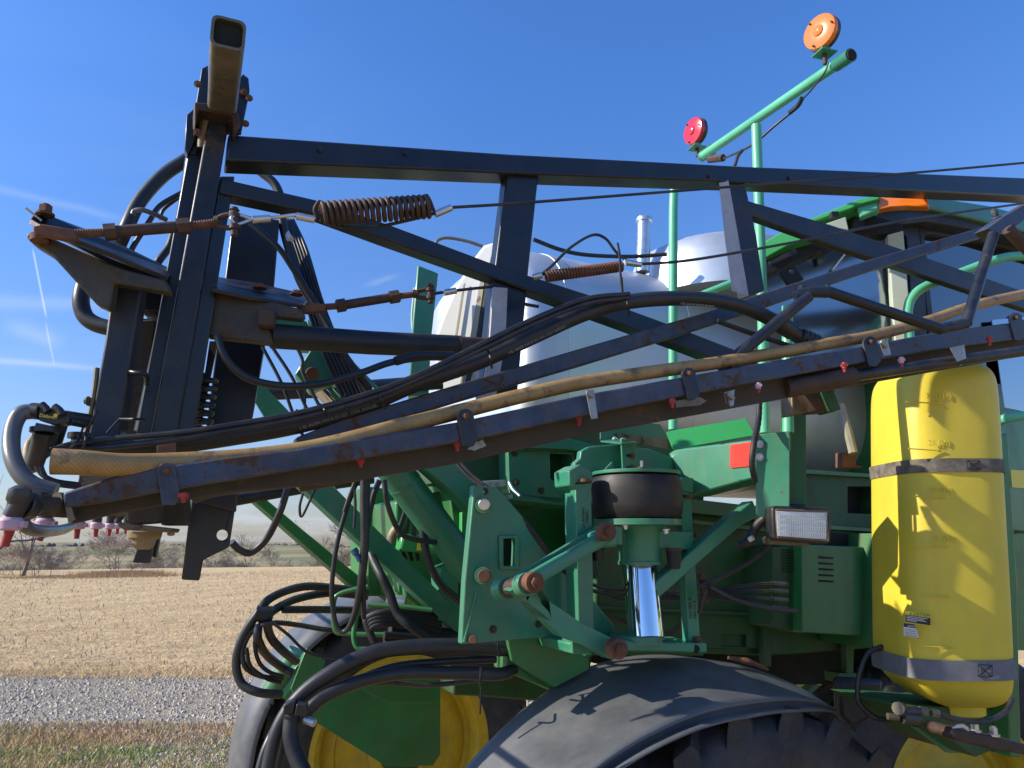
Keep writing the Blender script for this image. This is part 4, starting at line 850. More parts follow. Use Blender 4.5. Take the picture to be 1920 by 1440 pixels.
fo = part('fender', fm, FEND, smooth=25, label='black plastic fender over the near rear wheel')
sm_ = fo.modifiers.new('Subdivision', 'SUBSURF'); sm_.levels = sm_.render_levels = 1
so_ = fo.modifiers.new('Solidify', 'SOLIDIFY'); so_.thickness = .006; so_.offset = -1
part('rust_patch', MB().tube([P(1365, 1233, 2.86), P(1400, 1240, 2.86), P(1440, 1256, 2.87)], .012, n=8, scales=[.5, 1, .4]), RUST, fo, label='rusty torn bracket strip on top of the fender')
# --- far fender
fx = farc; fa = Vector((.42, -.91, 0)).normalized(); fu = Vector((.91, .42, 0)); rings = []
for k in range(0, 27):
    a = R(28 + k * 6.2); d_ = fu * math.cos(a) + Z * math.sin(a); rr = .99
    rings.append([fx + d_ * rr * .93 + fa * .285, fx + d_ * rr * .955 + fa * .28, fx + d_ * rr + fa * .24, fx + d_ * (rr + .03) + fa * .1, fx + d_ * (rr + .03) - fa * .1, fx + d_ * rr - fa * .26, fx + d_ * rr * .95 - fa * .28])
ff = part('fender', MB().loft(rings, closed=False), FEND, smooth=40, label='far rear fender, grey with dappled light'); s2_ = ff.modifiers.new('Solidify', 'SOLIDIFY'); s2_.thickness = .006
# --- green shield in front of the far wheel
part('shield', MB().slab(V(700, 4.0, 25), [(578, 1346), (640, 1292), (826, 1290), (826, 1414), (812, 1436), (724, 1437)], .01).slab(V(700, 4.05, 25), [(545, 1292), (575, 1215), (610, 1240), (590, 1300), (560, 1320)], .01), LIME if False else GRN, bev=.003)
part('shield', MB().slab(V(760, 3.9, 25), [(650, 1275), (826, 1268), (826, 1318), (730, 1318), (690, 1300)], .01), GRN, bev=.002)
part('wheel_motor', MB().tube([P(510, 1298, 4.3), P(560, 1222, 4.3)], .06, n=20, smooth=False).tube([P(535, 1305, 4.3), P(585, 1240, 4.3)], .05, n=20, smooth=False), GRN, label='green wheel drive housing behind the looped hoses')
part('wheel_bracket', MB().slab(V(560, 4.15, 25), [(545, 1262), (580, 1222), (606, 1246), (570, 1275)], .10), GRN, bev=.005)
part('axle_beam', MB().slab(V(930, 3.7, 25), [(850, 1268), (1040, 1262), (1100, 1310), (1090, 1322), (900, 1306), (850, 1304)], .16), GRND, bev=.01)
# --- chassis: long side rails, body blocks with depth
CPd = CP
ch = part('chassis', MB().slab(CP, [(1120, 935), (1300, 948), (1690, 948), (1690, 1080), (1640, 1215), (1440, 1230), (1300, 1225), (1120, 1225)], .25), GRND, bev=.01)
part('side_rail', MB().slab(CP, [(1505, 882), (1660, 893), (1660, 1008), (1512, 1000)], .12, .12, [[(1590, 912), (1645, 912), (1645, 964), (1590, 962)]]), GRND, ch, .004, label='rust spotted rail with a square window')
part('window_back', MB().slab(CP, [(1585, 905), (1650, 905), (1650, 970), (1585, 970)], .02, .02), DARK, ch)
part('side_rail', MB().slab(CP, [(1295, 935), (1510, 960), (1510, 985), (1295, 962)], .1, .08), GRND, ch, .004)
part('gap_shade_strip', MB().slab(CP, [(1540, 998), (1662, 1004), (1662, 1026), (1540, 1022)], .01, .14), DARK, ch)  # dark strip painted in for the shade below the rail
part('rail_flange', MB().slab(CP, [(1508, 982), (1662, 992), (1662, 999), (1508, 990)], .03, .15).slab(CP, [(1508, 880), (1662, 890), (1662, 897), (1508, 888)], .03, .15), GRN, ch, .002)
part('rail_flange', MB().slab(CP, [(1115, 1135), (1440, 1150), (1440, 1156), (1115, 1142)], .04, .04).slab(CP, [(1300, 975), (1440, 990), (1440, 998), (1300, 982)], .04, .1), GRND, ch, .002)
part('cross_shadow_box', MB().slab(CP.shift(-.1), [(1440, 990), (1660, 1000), (1660, 1060), (1440, 1050)], .4), DARK, ch) if False else None
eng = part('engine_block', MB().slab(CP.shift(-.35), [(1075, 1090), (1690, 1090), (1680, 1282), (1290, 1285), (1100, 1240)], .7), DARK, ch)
part('lower_plate', MB().slab(CP, [(1300, 1150), (1440, 1150), (1440, 1215), (1300, 1215)], .02, .02, [[(1352, 1190), (1400, 1190), (1400, 1213), (1352, 1213)]]), GRND, ch, .002)
part('hanger', MB().slab(CP, [(1431, 1160), (1447, 1160), (1446, 1250), (1433, 1250)], .03, .05).slab(CP, [(1586, 1190), (1602, 1190), (1600, 1262), (1588, 1262)], .03, .05).slab(CP, [(1572, 1262), (1606, 1262), (1604, 1280), (1574, 1280)], .08, .05), GRND, ch, .002)
# left half of the hull under the tank
hull = part('hull', MB().slab(V(850, 3.1, 27), [(690, 895), (1130, 880), (1130, 1180), (1060, 1200), (700, 1200), (690, 1080)], .35), GRND, bev=.01) if False else part('hull', MB().slab(V(900, 3.3, 27), [(742, 940), (960, 890), (1200, 890), (1200, 1210), (900, 1225), (760, 1120), (742, 1000)], .5), GRN, bev=.01)
part('hull_panel', MB().slab(V(720, 3.45, 27), [(692, 912), (742, 918), (745, 1100), (735, 1118), (690, 1118)], .3), GRN, hull, .004)
part('hull_panel', MB().slab(V(850, 3.05, 27), [(826, 1064), (858, 1052), (862, 1150), (858, 1166), (822, 1164)], .10), TEAL, hull, .003)
part('hull_panel', MB().slab(V(780, 3.2, 27), [(744, 1040), (860, 1052), (860, 1120), (850, 1180), (748, 1110)], .06), GRN, hull, .004)
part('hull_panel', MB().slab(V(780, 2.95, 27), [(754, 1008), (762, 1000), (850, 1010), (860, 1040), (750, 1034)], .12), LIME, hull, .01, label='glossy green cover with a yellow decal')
part('decal', MB().slab(V(780, 2.94, 27), [(783, 1008), (792, 1008), (791, 1032), (781, 1032)], .001), STY, hull)
part('hull_panel', MB().slab(V(860, 3.1, 27), [(866, 960), (884, 964), (880, 1140), (864, 1140)], .03), LIME, hull, .003)
part('brown_pipe', MB().tube([P(752, 985, 3.0), P(738, 1005, 3.0), P(735, 1036, 3.0)], .026), BARE, hull)
part('duct', MB().tube([P(850, 920, 3.2), P(905, 925, 3.2)], .03), MUD, hull) if False else None
# teal deck beam with window
deck = part('deck_beam', MB().slab(V(1000, 2.95, 27), [(952, 830), (1000, 832), (1060, 838), (1075, 845), (1080, 935), (1075, 950), (956, 925)], .25, 0, [[(1031, 846), (1074, 850), (1074, 905), (1044, 904), (1032, 898)]]), TEAL, bev=.006)
part('deck_flange', MB().slab(V(1000, 2.9, 27), [(952, 826), (1040, 815), (1130, 838), (1130, 850), (1060, 842), (952, 838)], .3), TEAL, deck, .003)
part('deck_flange', MB().slab(V(1000, 2.95, 27), [(960, 922), (1080, 936), (1080, 950), (960, 936)], .2), TEAL, deck, .003)
part('deck_panel', MB().slab(V(900, 3.0, 27), [(852, 862), (945, 848), (955, 860), (955, 915), (890, 905)], .1), GRN, deck, .006).name
part('deck_panel', MB().slab(V(930, 2.96, 27), [(938, 850), (952, 848), (960, 900), (945, 900)], .02), DARK, deck)
part('dial_plate', MB().slab(V(920, 2.9, 27), [(895, 903), (960, 898), (963, 910), (905, 916)], .02), CREAM, deck, .002)
part('dial_text', MB().text('I   O', V(920, 2.89, 27)(918, 912), U, Z, .022, .0004), INK, deck)
part('hull_back', MB().slab(V(1000, 3.3, 27), [(840, 905), (1320, 905), (1320, 1230), (1000, 1228), (880, 1200)], .3), GRN, deck, .005)
part('clear_hose', MB().tube([P(955, 905, 2.7), P(962, 918, 2.68), P(975, 930, 2.66)], .006), ZINC, deck)
part('frame_rail', MB().slab(MP.shift(-.2), [(950, 1195), (1058, 1210), (1054, 1240), (1102, 1262), (1098, 1230), (1112, 1225), (1105, 1262), (1048, 1300), (950, 1258)], .1), GRN, bev=.004)
part('frame_bracket', MB().slab(MP.shift(-.15), [(948, 1180), (1010, 1180), (1045, 1200), (1105, 1235), (1105, 1255), (1040, 1290), (960, 1240)], .02), GRN, bev=.003)
# --- green lift linkage
lk = part('lift_arm', MB().slab(V(700, 2.85, 35), [(545, 895), (590, 895), (620, 905), (872, 1158), (868, 1196), (850, 1180)], .06), TEAL, bev=.004)
part('lift_arm', MB().slab(V(570, 3.3, 35), [(452, 918), (480, 920), (688, 1092), (688, 1112), (660, 1100)], .07), GRN, bev=.004)
part('lift_arm', MB().slab(V(850, 2.75, 35), [(770, 850), (845, 842), (892, 905), (893, 965), (864, 935)], .08), TEAL, bev=.005)
lt = part('lift_cylinder', MB().tube([P(728, 866, 2.72), P(882, 1072, 2.92)], .062, n=32, smooth=False), TEAL, label='big green tubular lift arm')
part('seam_ring', MB().tube([P(757, 904, 2.755), P(760, 908, 2.76)], .0635, n=32, smooth=False), TEAL, lt)
for x, y in ((640, 812),): pass
gp = part('gusset_plate', MB().slab(GP, [(889, 910), (930, 913), (944, 926), (1060, 1062), (1152, 1172), (1150, 1196), (1010, 1196), (866, 1208), (872, 1090)], .035, 0, [[(944, 1008), (968, 1008), (966, 1064), (943, 1062)]]), TEAL, bev=.004, label='large green gusset plate with oblong slot')
part('slot_collar', MB().slab(GP, [(937, 1004), (974, 1003), (975, 1068), (938, 1068)], .012, .012, [[(945, 1010), (967, 1009), (966, 1061), (945, 1061)]]), TEAL, gp, .004)
part('slot_back', MB().slab(GP, [(935, 1000), (975, 1000), (975, 1070), (935, 1070)], .01, -.05), DARK, gp)
part('pivot_pin', MB().cyl(GP(908, 946), GP(908, 946, .03), .019, n=20), ZINC, gp, .002, label='shiny pin in the gusset plate')
part('pin_boss', MB().cyl(GP(906, 947), GP(906, 947, .015), .026, n=20).cyl(GP(905, 1079), GP(905, 1079, .02), .027, n=20), TEAL, gp)
part('pivot_pin', MB().cyl(GP(908, 1080, .02), GP(908, 1080, .045), .021, n=20), RUST, gp, .003, label='rusty pin low on the gusset plate')
part('pivot_pin', MB().cyl(GP(887, 1199), GP(887, 1199, .03), .013, n=16), RUST, gp, .002)
part('round_sticker', MB().cyl(GP(909, 921), GP(909, 921, .0015), .012, n=24), STK, gp); part('sticker_text', MB().text('98 0', GP(904, 924, .0018), U, Z, .009, .0002), STW, gp)
hose('control_line', [(840, 850, 2.55), (880, 895, 2.52), (930, 930, 2.5), (985, 985, 2.52), (1030, 1040, 2.55), (1075, 1085, 2.6), (1120, 1110, 2.7), (1200, 1120, 2.8)], .007, CABL)
hose('control_line', [(846, 848, 2.55), (886, 892, 2.52), (936, 930, 2.5), (991, 985, 2.52), (1036, 1040, 2.55), (1080, 1080, 2.6), (1150, 1105, 2.75), (1310, 1112, 2.9)], .006, CABL)
# lifting linkage between mast and frame
lb = part('link_block', MB().slab(V(620, 2.3, 15), [(552, 702), (584, 652), (630, 652), (652, 690), (708, 724), (690, 745), (660, 742), (640, 716), (600, 728), (582, 735)], .07), TEAL, bev=.005)
part('link_block', MB().slab(V(670, 2.36, 15), [(600, 640), (640, 654), (722, 738), (735, 766), (660, 756), (622, 700)], .06), TEAL, bev=.005)
part('pivot_pin', MB().cyl(V(620, 2.3, 15)(585, 700), V(620, 2.3, 15)(585, 700, .02), .020, n=20), RUST, lb, .003)
part('link_rod', MB().tube([P(590, 715, 2.34), P(645, 775, 2.4)], .028, n=20, smooth=False), CHR, lb)
part('link_bar', MB().slab(V(520, 2.5, 15), [(476, 718), (488, 716), (560, 790), (500, 790), (472, 745)], .05).bolt(P(486, 724, 2.5), Vector((-.5, -.6, .6)), .015), TEAL, bev=.004)
part('link_bar', MB().slab(V(560, 2.4, 15), [(510, 592), (560, 595), (590, 612), (612, 640), (640, 660), (560, 655), (512, 608)], .05).bolt(P(588, 606, 2.38), Vector((.3, -.8, .4)), .015), TEAL, bev=.004)
part('cross_bar', MB().tube([P(470, 738, 2.8), P(640, 730, 2.85), P(830, 716, 2.9)], .03, n=12, smooth=False), BLK)
part('link_bar', MB().slab(V(560, 2.5, 25), [(440, 870), (555, 845), (700, 810), (740, 870), (560, 905), (455, 922)], .04), TEAL, bev=.004) if False else None
part('stowed_boom_pipe', MB().tube([P(360, 950, 3.0), P(560, 915, 3.2), P(700, 895, 3.3)], .028, n=12, smooth=False).tube([P(380, 925, 2.8), P(560, 905, 3.1)], .015, n=10, smooth=False), BLKR, label='dark boom tube behind the braces')
hose('drop_hose', [(541, 910, 2.0), (525, 960, 2.0), (500, 1010, 2.02), (470, 1036, 2.02), (448, 1030, 2.0), (434, 1016, 1.98)], .0095, HOSE)
hose('drop_hose', [(600, 900, 2.2), (585, 930, 2.2), (566, 968, 2.2), (562, 950, 2.2), (568, 925, 2.2)], .004, HOSE)
# --- hanging hoses and wires in the middle
hh = hose('hanging_hose', [(684, 885, 2.5), (683, 940, 2.5), (684, 1020, 2.5), (676, 1100, 2.52), (662, 1160, 2.54), (646, 1184, 2.56), (630, 1170, 2.56), (622, 1110, 2.55), (630, 1030, 2.55), (648, 960, 2.55), (668, 905, 2.55)], .0115, HOSE, scales=[1.3, 1.3, 1.2, .9, .7, .7, .7, .7, .7])
hose('hanging_hose', [(690, 880, 2.52), (688, 980, 2.52), (682, 1080, 2.53), (682, 1160, 2.56)], .0085, HOSE)
hose('hanging_hose', [(720, 900, 2.55), (728, 950, 2.55), (752, 1000, 2.6), (790, 1014, 2.7), (830, 1016, 2.85), (890, 1010, 3.0)], .0095, HOSE)
hose('hanging_hose', [(790, 980, 2.8), (800, 1040, 2.8), (822, 1090, 2.82), (860, 1125, 2.9), (910, 1150, 3.0)], .014, HOSE)
hose('hanging_hose', [(712, 900, 2.6), (700, 930, 2.6), (690, 980, 2.6), (680, 1030, 2.6)], .010, CABL)
hose('hanging_hose', [(668, 898, 2.45), (655, 930, 2.45), (645, 960, 2.45)], .006, CABL)
hose('hanging_hose', [(660, 888, 2.45), (666, 940, 2.45), (664, 990, 2.45)], .005, CABL)
hose('corrugated_hose', [(690, 1020, 2.9), (700, 1050, 2.85), (715, 1080, 2.8), (730, 1110, 2.8), (745, 1150, 2.8), (775, 1178, 2.8), (830, 1215, 2.9)], .016, RUB)
part('blue_cap', MB().cyl(P(663, 1030, 2.5), P(668, 1038, 2.5), .012).cyl(P(667, 1036, 2.5), P(675, 1052, 2.5), .009), M('blue plastic cap', (.03, .06, .16), .4))
def gpipe(pts, r=.009, mt=None): hose('steel_line', pts, r, mt or GRN, n=10)
gpipe([(690, 1100, 3.0), (640, 1112, 3.0), (626, 1130, 3.0), (628, 1180, 3.0), (650, 1188, 3.0), (720, 1190, 3.0)]); gpipe([(690, 1134, 2.9), (760, 1138, 2.9), (810, 1144, 2.9)]); gpipe([(678, 1120, 2.8), (664, 1180, 2.8), (668, 1212, 2.8), (690, 1218, 2.8)])
part('coupler', MB().tube([P(725, 1128, 3.1), P(760, 1132, 3.1)], .03, n=14, smooth=False), ZINC)
for k in range(4): hose('bundled_hose', [(690 + 4 * k, 1178 + 9 * k, 2.95), (688 + 2 * k, 1160 + 7 * k, 2.95), (720, 1148 + 7 * k, 2.95), (780, 1148 + 8 * k, 3.0), (826, 1160 + 9 * k, 3.05)], .014, RUB)
part('hose_block', MB().tube([P(730, 1190, 3.0), P(860, 1200, 3.1)], .045, n=14, smooth=False), RUB)
for k in range(2): hose('bundled_hose', [(720, 1192 + 12 * k, 2.9), (780, 1196 + 12 * k, 2.95), (860, 1200 + 10 * k, 3.0)], .016, RUB)
# --- looped hoses at lower left
lp = part('hose_junction', MB().tube([P(480, 1150, 3.0), P(512, 1152, 3.02)], .03, n=12), RUB)
for pts, r in (([(690, 1110, 3.3), (640, 1104, 3.25), (570, 1100, 3.15), (510, 1120, 3.05), (482, 1152, 3.0), (455, 1195, 3.0), (443, 1240, 3.0), (452, 1280, 3.0), (484, 1298, 3.0), (528, 1302, 3.05)], .0165),
               ([(690, 1118, 3.35), (620, 1112, 3.3), (560, 1122, 3.2), (520, 1140, 3.1), (490, 1165, 3.0)], .0165), ([(660, 1144, 3.3), (600, 1143, 3.2), (530, 1143, 3.1)], .015),
               ([(500, 1168, 3.0), (508, 1195, 3.05), (530, 1220, 3.1), (556, 1240, 3.2)], .017), ([(484, 1170, 3.0), (484, 1200, 3.0), (500, 1228, 3.1), (530, 1252, 3.2), (548, 1262, 3.2)], .017),
               ([(690, 1186, 3.3), (620, 1182, 3.2), (560, 1172, 3.1), (515, 1168, 3.0), (478, 1178, 3.0), (456, 1215, 3.0), (460, 1250, 3.0), (490, 1268, 3.05), (530, 1272, 3.1)], .010),
               ([(482, 1178, 3.0), (478, 1210, 3.0), (486, 1242, 3.02), (505, 1260, 3.05), (530, 1268, 3.1)], .008), ([(508, 1165, 2.98), (540, 1190, 3.0), (580, 1225, 3.05), (640, 1235, 3.1)], .006), ([(462, 1215, 2.98), (470, 1250, 3.0), (500, 1272, 3.05), (525, 1280, 3.1)], .008)):
    hose('looped_hose', pts, r, HOSE, lp)
big = hose('drive_hose', [(968, 1214, 2.62), (945, 1216, 2.58), (880, 1212, 2.55), (780, 1213, 2.5), (700, 1224, 2.46), (620, 1262, 2.42), (560, 1308, 2.40), (520, 1370, 2.38), (498, 1460, 2.36)], .0250, HOSE, n=18, scales=[1, 1, 1, .95, .95, .9, .85, .8], label='thick black drive hose bending down at lower left')
hose('hose_bend', [(945, 1210, 2.60), (962, 1216, 2.66), (962, 1235, 2.72)], .026, HOSE, big, n=16)
hose('drive_hose', [(962, 1255, 2.62), (935, 1264, 2.56), (860, 1262, 2.52), (760, 1262, 2.48), (680, 1276, 2.44), (610, 1305, 2.40), (572, 1338, 2.38), (562, 1350, 2.38)], .0205, HOSE, n=18)
hose('drive_hose', [(548, 1340, 2.36), (545, 1380, 2.35), (556, 1420, 2.34), (580, 1470, 2.32)], .0235, RUB, n=18)
hose('drive_hose', [(930, 1236, 2.60), (840, 1240, 2.55), (740, 1250, 2.5), (660, 1280, 2.46), (600, 1310, 2.44), (545, 1355, 2.42), (515, 1460, 2.40)], .0125, GREYH if False else HOSE, n=14)
hose('drive_hose', [(900, 1275, 2.62), (800, 1285, 2.6), (720, 1280, 2.55), (640, 1290, 2.5), (575, 1330, 2.48), (530, 1380, 2.46), (510, 1460, 2.44)], .008, CABL, n=10)
hose('drive_hose', [(530, 1340, 2.5), (500, 1400, 2.46), (485, 1450, 2.44)], .014, HOSE, n=12)
part('hose_separator', MB().slab(V(550, 2.3, 10), [(532, 1322), (548, 1314), (554, 1316), (550, 1338), (530, 1342)], .05).slab(V(565, 2.3, 10), [(556, 1320), (576, 1322), (574, 1344), (552, 1342)], .05), PLAS, big, .003)
for a, b, d in (((902, 1252), (900, 1288), 2.48), ((934, 1204), (936, 1230), 2.52), ((512, 1318), (500, 1326), 2.34)): part('cable_tie', MB().tube([P(*a, d), P((a[0] + b[0]) / 2, (a[1] + b[1]) / 2, d - .03), P(*b, d)], .004, n=6), TIE, big)
part('cable_tie', MB().tube([P(902, 1288, 2.47), P(900, 1340, 2.47)], .003, n=6), TIE, big); part('cable_tie', MB().tube([P(930, 1208, 2.52), P(942, 1178, 2.5)], .003, n=6), TIE, big)
part('hose_fitting', MB().tube([P(590, 1356, 2.34), P(572, 1349, 2.35)], .012, n=8, smooth=False), ZINC, big)
# ================================================================= suspension strut
arch = part('strut_arch', MB().slab(MP, [(1078, 905), (1078, 868), (1088, 860), (1090, 846), (1106, 837), (1150, 833), (1220, 842), (1262, 858), (1282, 876), (1285, 905), (1284, 925), (1268, 921), (1180, 903), (1112, 890), (1112, 905)], .03, -.09), TEAL, bev=.004, label='arched green plate over the air spring')
part('arch_shoulder', MB().slab(MP, [(1067, 882), (1088, 870), (1112, 886), (1112, 902), (1080, 905), (1080, 918), (1068, 910)], .10, .02).slab(MP, [(1282, 895), (1301, 896), (1300, 924), (1266, 921), (1266, 910)], .10, .02), TEAL, arch, .004)
p_top = P(1192, 894, 2.60); p_bot = P(1187, 976, 2.62); AB = MP
part('top_disc', MB().cyl(p_top + Z * .004, p_top + Z * .016, .152, n=48), TEAL, arch, .002)
part('rib', MB().prism([MP(1128, 888, -.03), MP(1148, 866, -.05), MP(1150, 892, -.05)], .006).prism([MP(1146, 888, .03), MP(1148, 876, -.08), MP(1160, 890, .0)], .006).prism([MP(1225, 882, -.06), MP(1250, 898, -.02), MP(1225, 898, -.02)], .006), TEAL, arch)
ac = Vector((p_top.x, p_top.y, 0))
hgt = p_top.z - P(1187, 976, 2.6).z
part('air_spring', MB().lathe((ac.x, ac.y, p_top.z + .002), (0, 0, -1), [(.120, 0), (.146, .004), (.154, .02), (.157, .05), (.157, hgt - .05), (.152, hgt - .02), (.140, hgt - .004), (.11, hgt)], n=64), RUB, label='black rubber air spring')
zb = p_top.z - hgt
part('spring_seat', MB().lathe((ac.x, ac.y, zb + .004), (0, 0, -1), [(.10, 0), (.150, .001), (.150, .020), (.10, .024), (.095, .03)], n=64), TEAL)
hs = part('strut_housing', MB().lathe((ac.x + .004, ac.y, zb - .018), (0, 0, -1), [(.080, 0), (.074, .01), (.070, .03), (.070, .115), (.074, .118), (.074, .128), (.055, .130)], n=48), TEAL)
zc = P(1190, 1188, 2.6).z
part('strut_rod', MB().cyl((ac.x + .004, ac.y + .035, zb - .08), (ac.x + .012, ac.y - .028, zc - .01), .0585, n=64), CHR, label='polished chrome suspension strut')
b_ = MB()
for x, y in ((1172, 984), (1248, 992)): b_.bolt(P(x, y, 2.50), -Z, .011, .012)
part('bolt', b_, ZINC, hs)
part('housing_ear', MB().slab(MP, [(1130, 985), (1168, 988), (1168, 1022), (1124, 1018)], .05, .08).slab(MP, [(1235, 994), (1300, 998), (1300, 1032), (1232, 1028)], .04, .05), TEAL, hs, .004)
part('bump_stop', MB().lathe(P(1120, 1022, 2.54), (0, 0, -1), [(.022, 0), (.022, .015), (.018, .05), (.012, .052)], n=20), RUB, hs); part('bump_stop', MB().lathe(P(1263, 1032, 2.56), (0, 0, -1), [(.024, 0), (.024, .02), (.020, .058), (.012, .06)], n=20), RUB, hs)
part('stop_base', MB().lathe(P(1120, 1016, 2.54), (0, 0, -1), [(.026, 0), (.026, .01)], n=16).lathe(P(1263, 1027, 2.56), (0, 0, -1), [(.028, 0), (.028, .01)], n=16), RUSTD, hs)
col = part('guide_column', MB().slab(MP, [(1079, 908), (1109, 905), (1114, 1190), (1086, 1196)], .035, .02), TEAL, bev=.003)
part('guide_column', MB().slab(MP, [(1078, 905), (1087, 905), (1094, 1190), (1084, 1190)], .07, .0), TEAL, bev=.003)
col2 = part('guide_column', MB().slab(MP, [(1276, 922), (1295, 924), (1314, 1208), (1292, 1208)], .035, .02), TEAL, bev=.003)
part('column_print', MB().text('1748501', MP(1104, 985, .022), Z, -U, .014, .0003), INK, col)
part('column_print', MB().text('US PATENT', MP(1097, 990, .022), Z, -U, .013, .0003), INK, col)
part('column_print', MB().text('F251900 R', MP(1298, 1160, .022), Z, -U, .016, .0003).text('08A I-L 2', MP(1306, 1160, .022), Z, -U, .016, .0003), INK, col2)
b_ = MB()
for x, y in ((1097, 900), (1290, 930)): b_.cyl(MP(x, y - 2, .03), MP(x, y + 4, .03), .018, n=12)
part('column_bolt', b_, RUST, col)
part('bolt', MB().bolt(MP(1303, 1004, .022), N, .006).bolt(MP(1303, 1022, .022), N, .006), RUST, col2)
base = part('strut_base', MB().slab(MP, [(1068, 1205), (1110, 1200), (1160, 1199), (1200, 1204), (1306, 1206), (1326, 1205), (1327, 1225), (1180, 1222), (1100, 1224), (1072, 1226)], .2, .06), TEAL, bev=.006)
part('base_disc', MB().lathe(P(1192, 1198, 2.6), Z, [(.088, -.01), (.088, .014), (.075, .018)], n=48), TEAL, base)
part('base_block', MB().slab(MP, [(1072, 1192), (1106, 1195), (1106, 1228), (1074, 1226)], .06, .07), TEAL, base, .003); part('base_bolt', MB().bolt(MP(1308, 1202, .03), Z, .014), RUST, base)
part('base_hole', MB().cyl(MP(1304, 1217, .055), MP(1304, 1217, .0625), .014, n=20), DARK, base)
# bracket on top of the arch
tb_ = part('top_bracket', MB().slab(MP, [(1165, 822), (1193, 828), (1196, 884), (1168, 880)], .008, -.05), TEAL, arch, .001)
part('slot_bolt', MB().bolt(MP(1186, 855, -.048), N, .008), RUST, arch); part('slot_bolt', MB().bolt(MP(1186, 877, -.048), N, .008), RUST, arch); part('slot', MB().slab(MP, [(1175, 851), (1186, 853), (1186, 858), (1175, 856)], .001, -.0485), DARK, arch); part('slot', MB().slab(MP, [(1175, 874), (1186, 875), (1186, 880), (1175, 878)], .001, -.0485), DARK, arch)
part('grease_fitting', MB().cyl(P(1203, 886, 2.6), P(1203, 876, 2.6), .014, n=12), RUST, arch); part('grease_tip', MB().cyl(P(1203, 876, 2.6), P(1203, 864, 2.6), .006, n=8), ZINC, arch)
bp_ = part('bent_plate', MB().slab(MP.shift(-.25), [(1126, 800), (1190, 790), (1238, 795), (1252, 818), (1252, 842), (1165, 824), (1140, 828), (1126, 824)], .006), TEAL, bev=.002)
part('bent_flange', MB().prism([MP(1126, 826, -.25), MP(1160, 822, -.25), MP(1194, 828, -.03), MP(1165, 830, -.03)], .006, nrm=None), TEAL, bp_)
part('bolt', MB().bolt(MP(1153, 824, -.15), Z, .009).bolt(MP(1168, 826, -.1), Z, .009), ZINC, bp_)
part('bare_strip', MB().slab(MP.shift(-.24), [(1157, 812), (1252, 824), (1252, 842), (1160, 826)], .004), BARE, bp_)
# control arms and pins
def arm_(a, b, wd, th, mt, name='control_arm'):
    return part(name, MB().beam(a, b, wd, th, up=N, rr=.3), mt, bev=0)
ua = arm_(MP(1140, 1003, .11), MP(1000, 1084, .15), .045, .03, TEAL); ua2 = arm_(MP(1120, 995, .03), MP(960, 1092, .08), .03, .02, TEAL)
part('arm_flare', MB().slab(MP, [(1110, 1000), (1150, 985), (1162, 1000), (1160, 1025), (1120, 1028)], .04, .12), TEAL, ua, .01)
la = part('control_arm', MB().slab(MP, [(968, 1098), (990, 1084), (1012, 1100), (1030, 1128), (1096, 1172), (1165, 1205), (1168, 1232), (1145, 1236), (1110, 1215), (1052, 1192), (990, 1130), (958, 1108)], .05, .15, [[(986, 1108), (996, 1112), (1030, 1148), (1034, 1164), (1020, 1160), (988, 1128)]]), TEAL, bev=.008, label='forked lower control arm')
def pin(x, y, off, r, par, mt=RUST):
    p = MP(x, y, off); part('pivot_pin', MB().cyl(p - N * .02, p + N * .012, r, n=24).bolt(p + N * .012, N, r * .55, r * .35, washer=False), mt, par, .002)
pin(1137, 997, .15, .029, ua); pin(1000, 1092, .21, .029, la, RUST); pin(1157, 1216, .20, .030, la)
tubeax = part('arm_tube', MB().cyl(MP(996, 1094, .20), MP(938, 1106, .02), .026, n=24), RUSTD, la)
part('tube_ring', MB().cyl(MP(990, 1095, .19), MP(978, 1098, .15), .033, n=24).cyl(MP(952, 1103, .07), MP(938, 1106, .02), .033, n=24), MINT if False else TEAL, la, .002)
# arm with the red reflector
OP = V(1290, 2.75, -45); PP = V(1450, 2.46, -28)
ra = part('outrigger', MB().slab(OP, [(1252, 850), (1266, 842), (1410, 824), (1420, 822), (1420, 896), (1300, 928), (1284, 930), (1262, 870)], .12), TEAL, bev=.008, label='pale green outrigger beam with red reflector')
part('reflector', MB().slab(OP, [(1369, 834), (1410, 828), (1412, 832), (1412, 872), (1409, 874), (1371, 878), (1368, 875)], .003, .004), REDR, ra, .0008)
part('outrigger_plate', MB().slab(PP, [(1418, 815), (1480, 808), (1480, 962), (1472, 970), (1424, 969), (1417, 962)], .012), TEAL, ra, .002)
part('plate_bolt', MB().bolt(PP(1425, 833, .003), PP.n, .0095).bolt(PP(1425, 857, .003), PP.n, .0095), ZINC, ra)
part('rusty_post', MB().slab(V(1490, 2.50, 10), [(1478, 760), (1512, 748), (1513, 972), (1482, 972)], .06).slab(V(1490, 2.49, 10), [(1480, 816), (1486, 816), (1484, 946), (1480, 946)], .01, .004), GRND, ra, .004)
part('rubber_foot', MB().slab(V(1490, 2.48, 10), [(1478, 945), (1512, 945), (1512, 974), (1478, 974)], .05), RUB, ra, .004)
part('post_cap', MB().slab(V(1510, 2.35, 10), [(1484, 742), (1518, 732), (1530, 770), (1486, 778)], .07), BARE, ra, .004)
part('cradle_arm', MB().slab(V(1550, 2.32, 10), [(1500, 732), (1560, 724), (1578, 768), (1530, 771)], .08), RUSTD, ra, .004); part('cradle_hook', MB().slab(V(1560, 2.3, 10), [(1546, 705), (1575, 700), (1566, 735), (1579, 768), (1560, 772), (1545, 735)], .08), GRND, ra, .006)
part('green_post', MB().tube([P(1476, 575, 2.55), P(1478, 812, 2.50)], .019, n=16, smooth=False), MINT, ra)
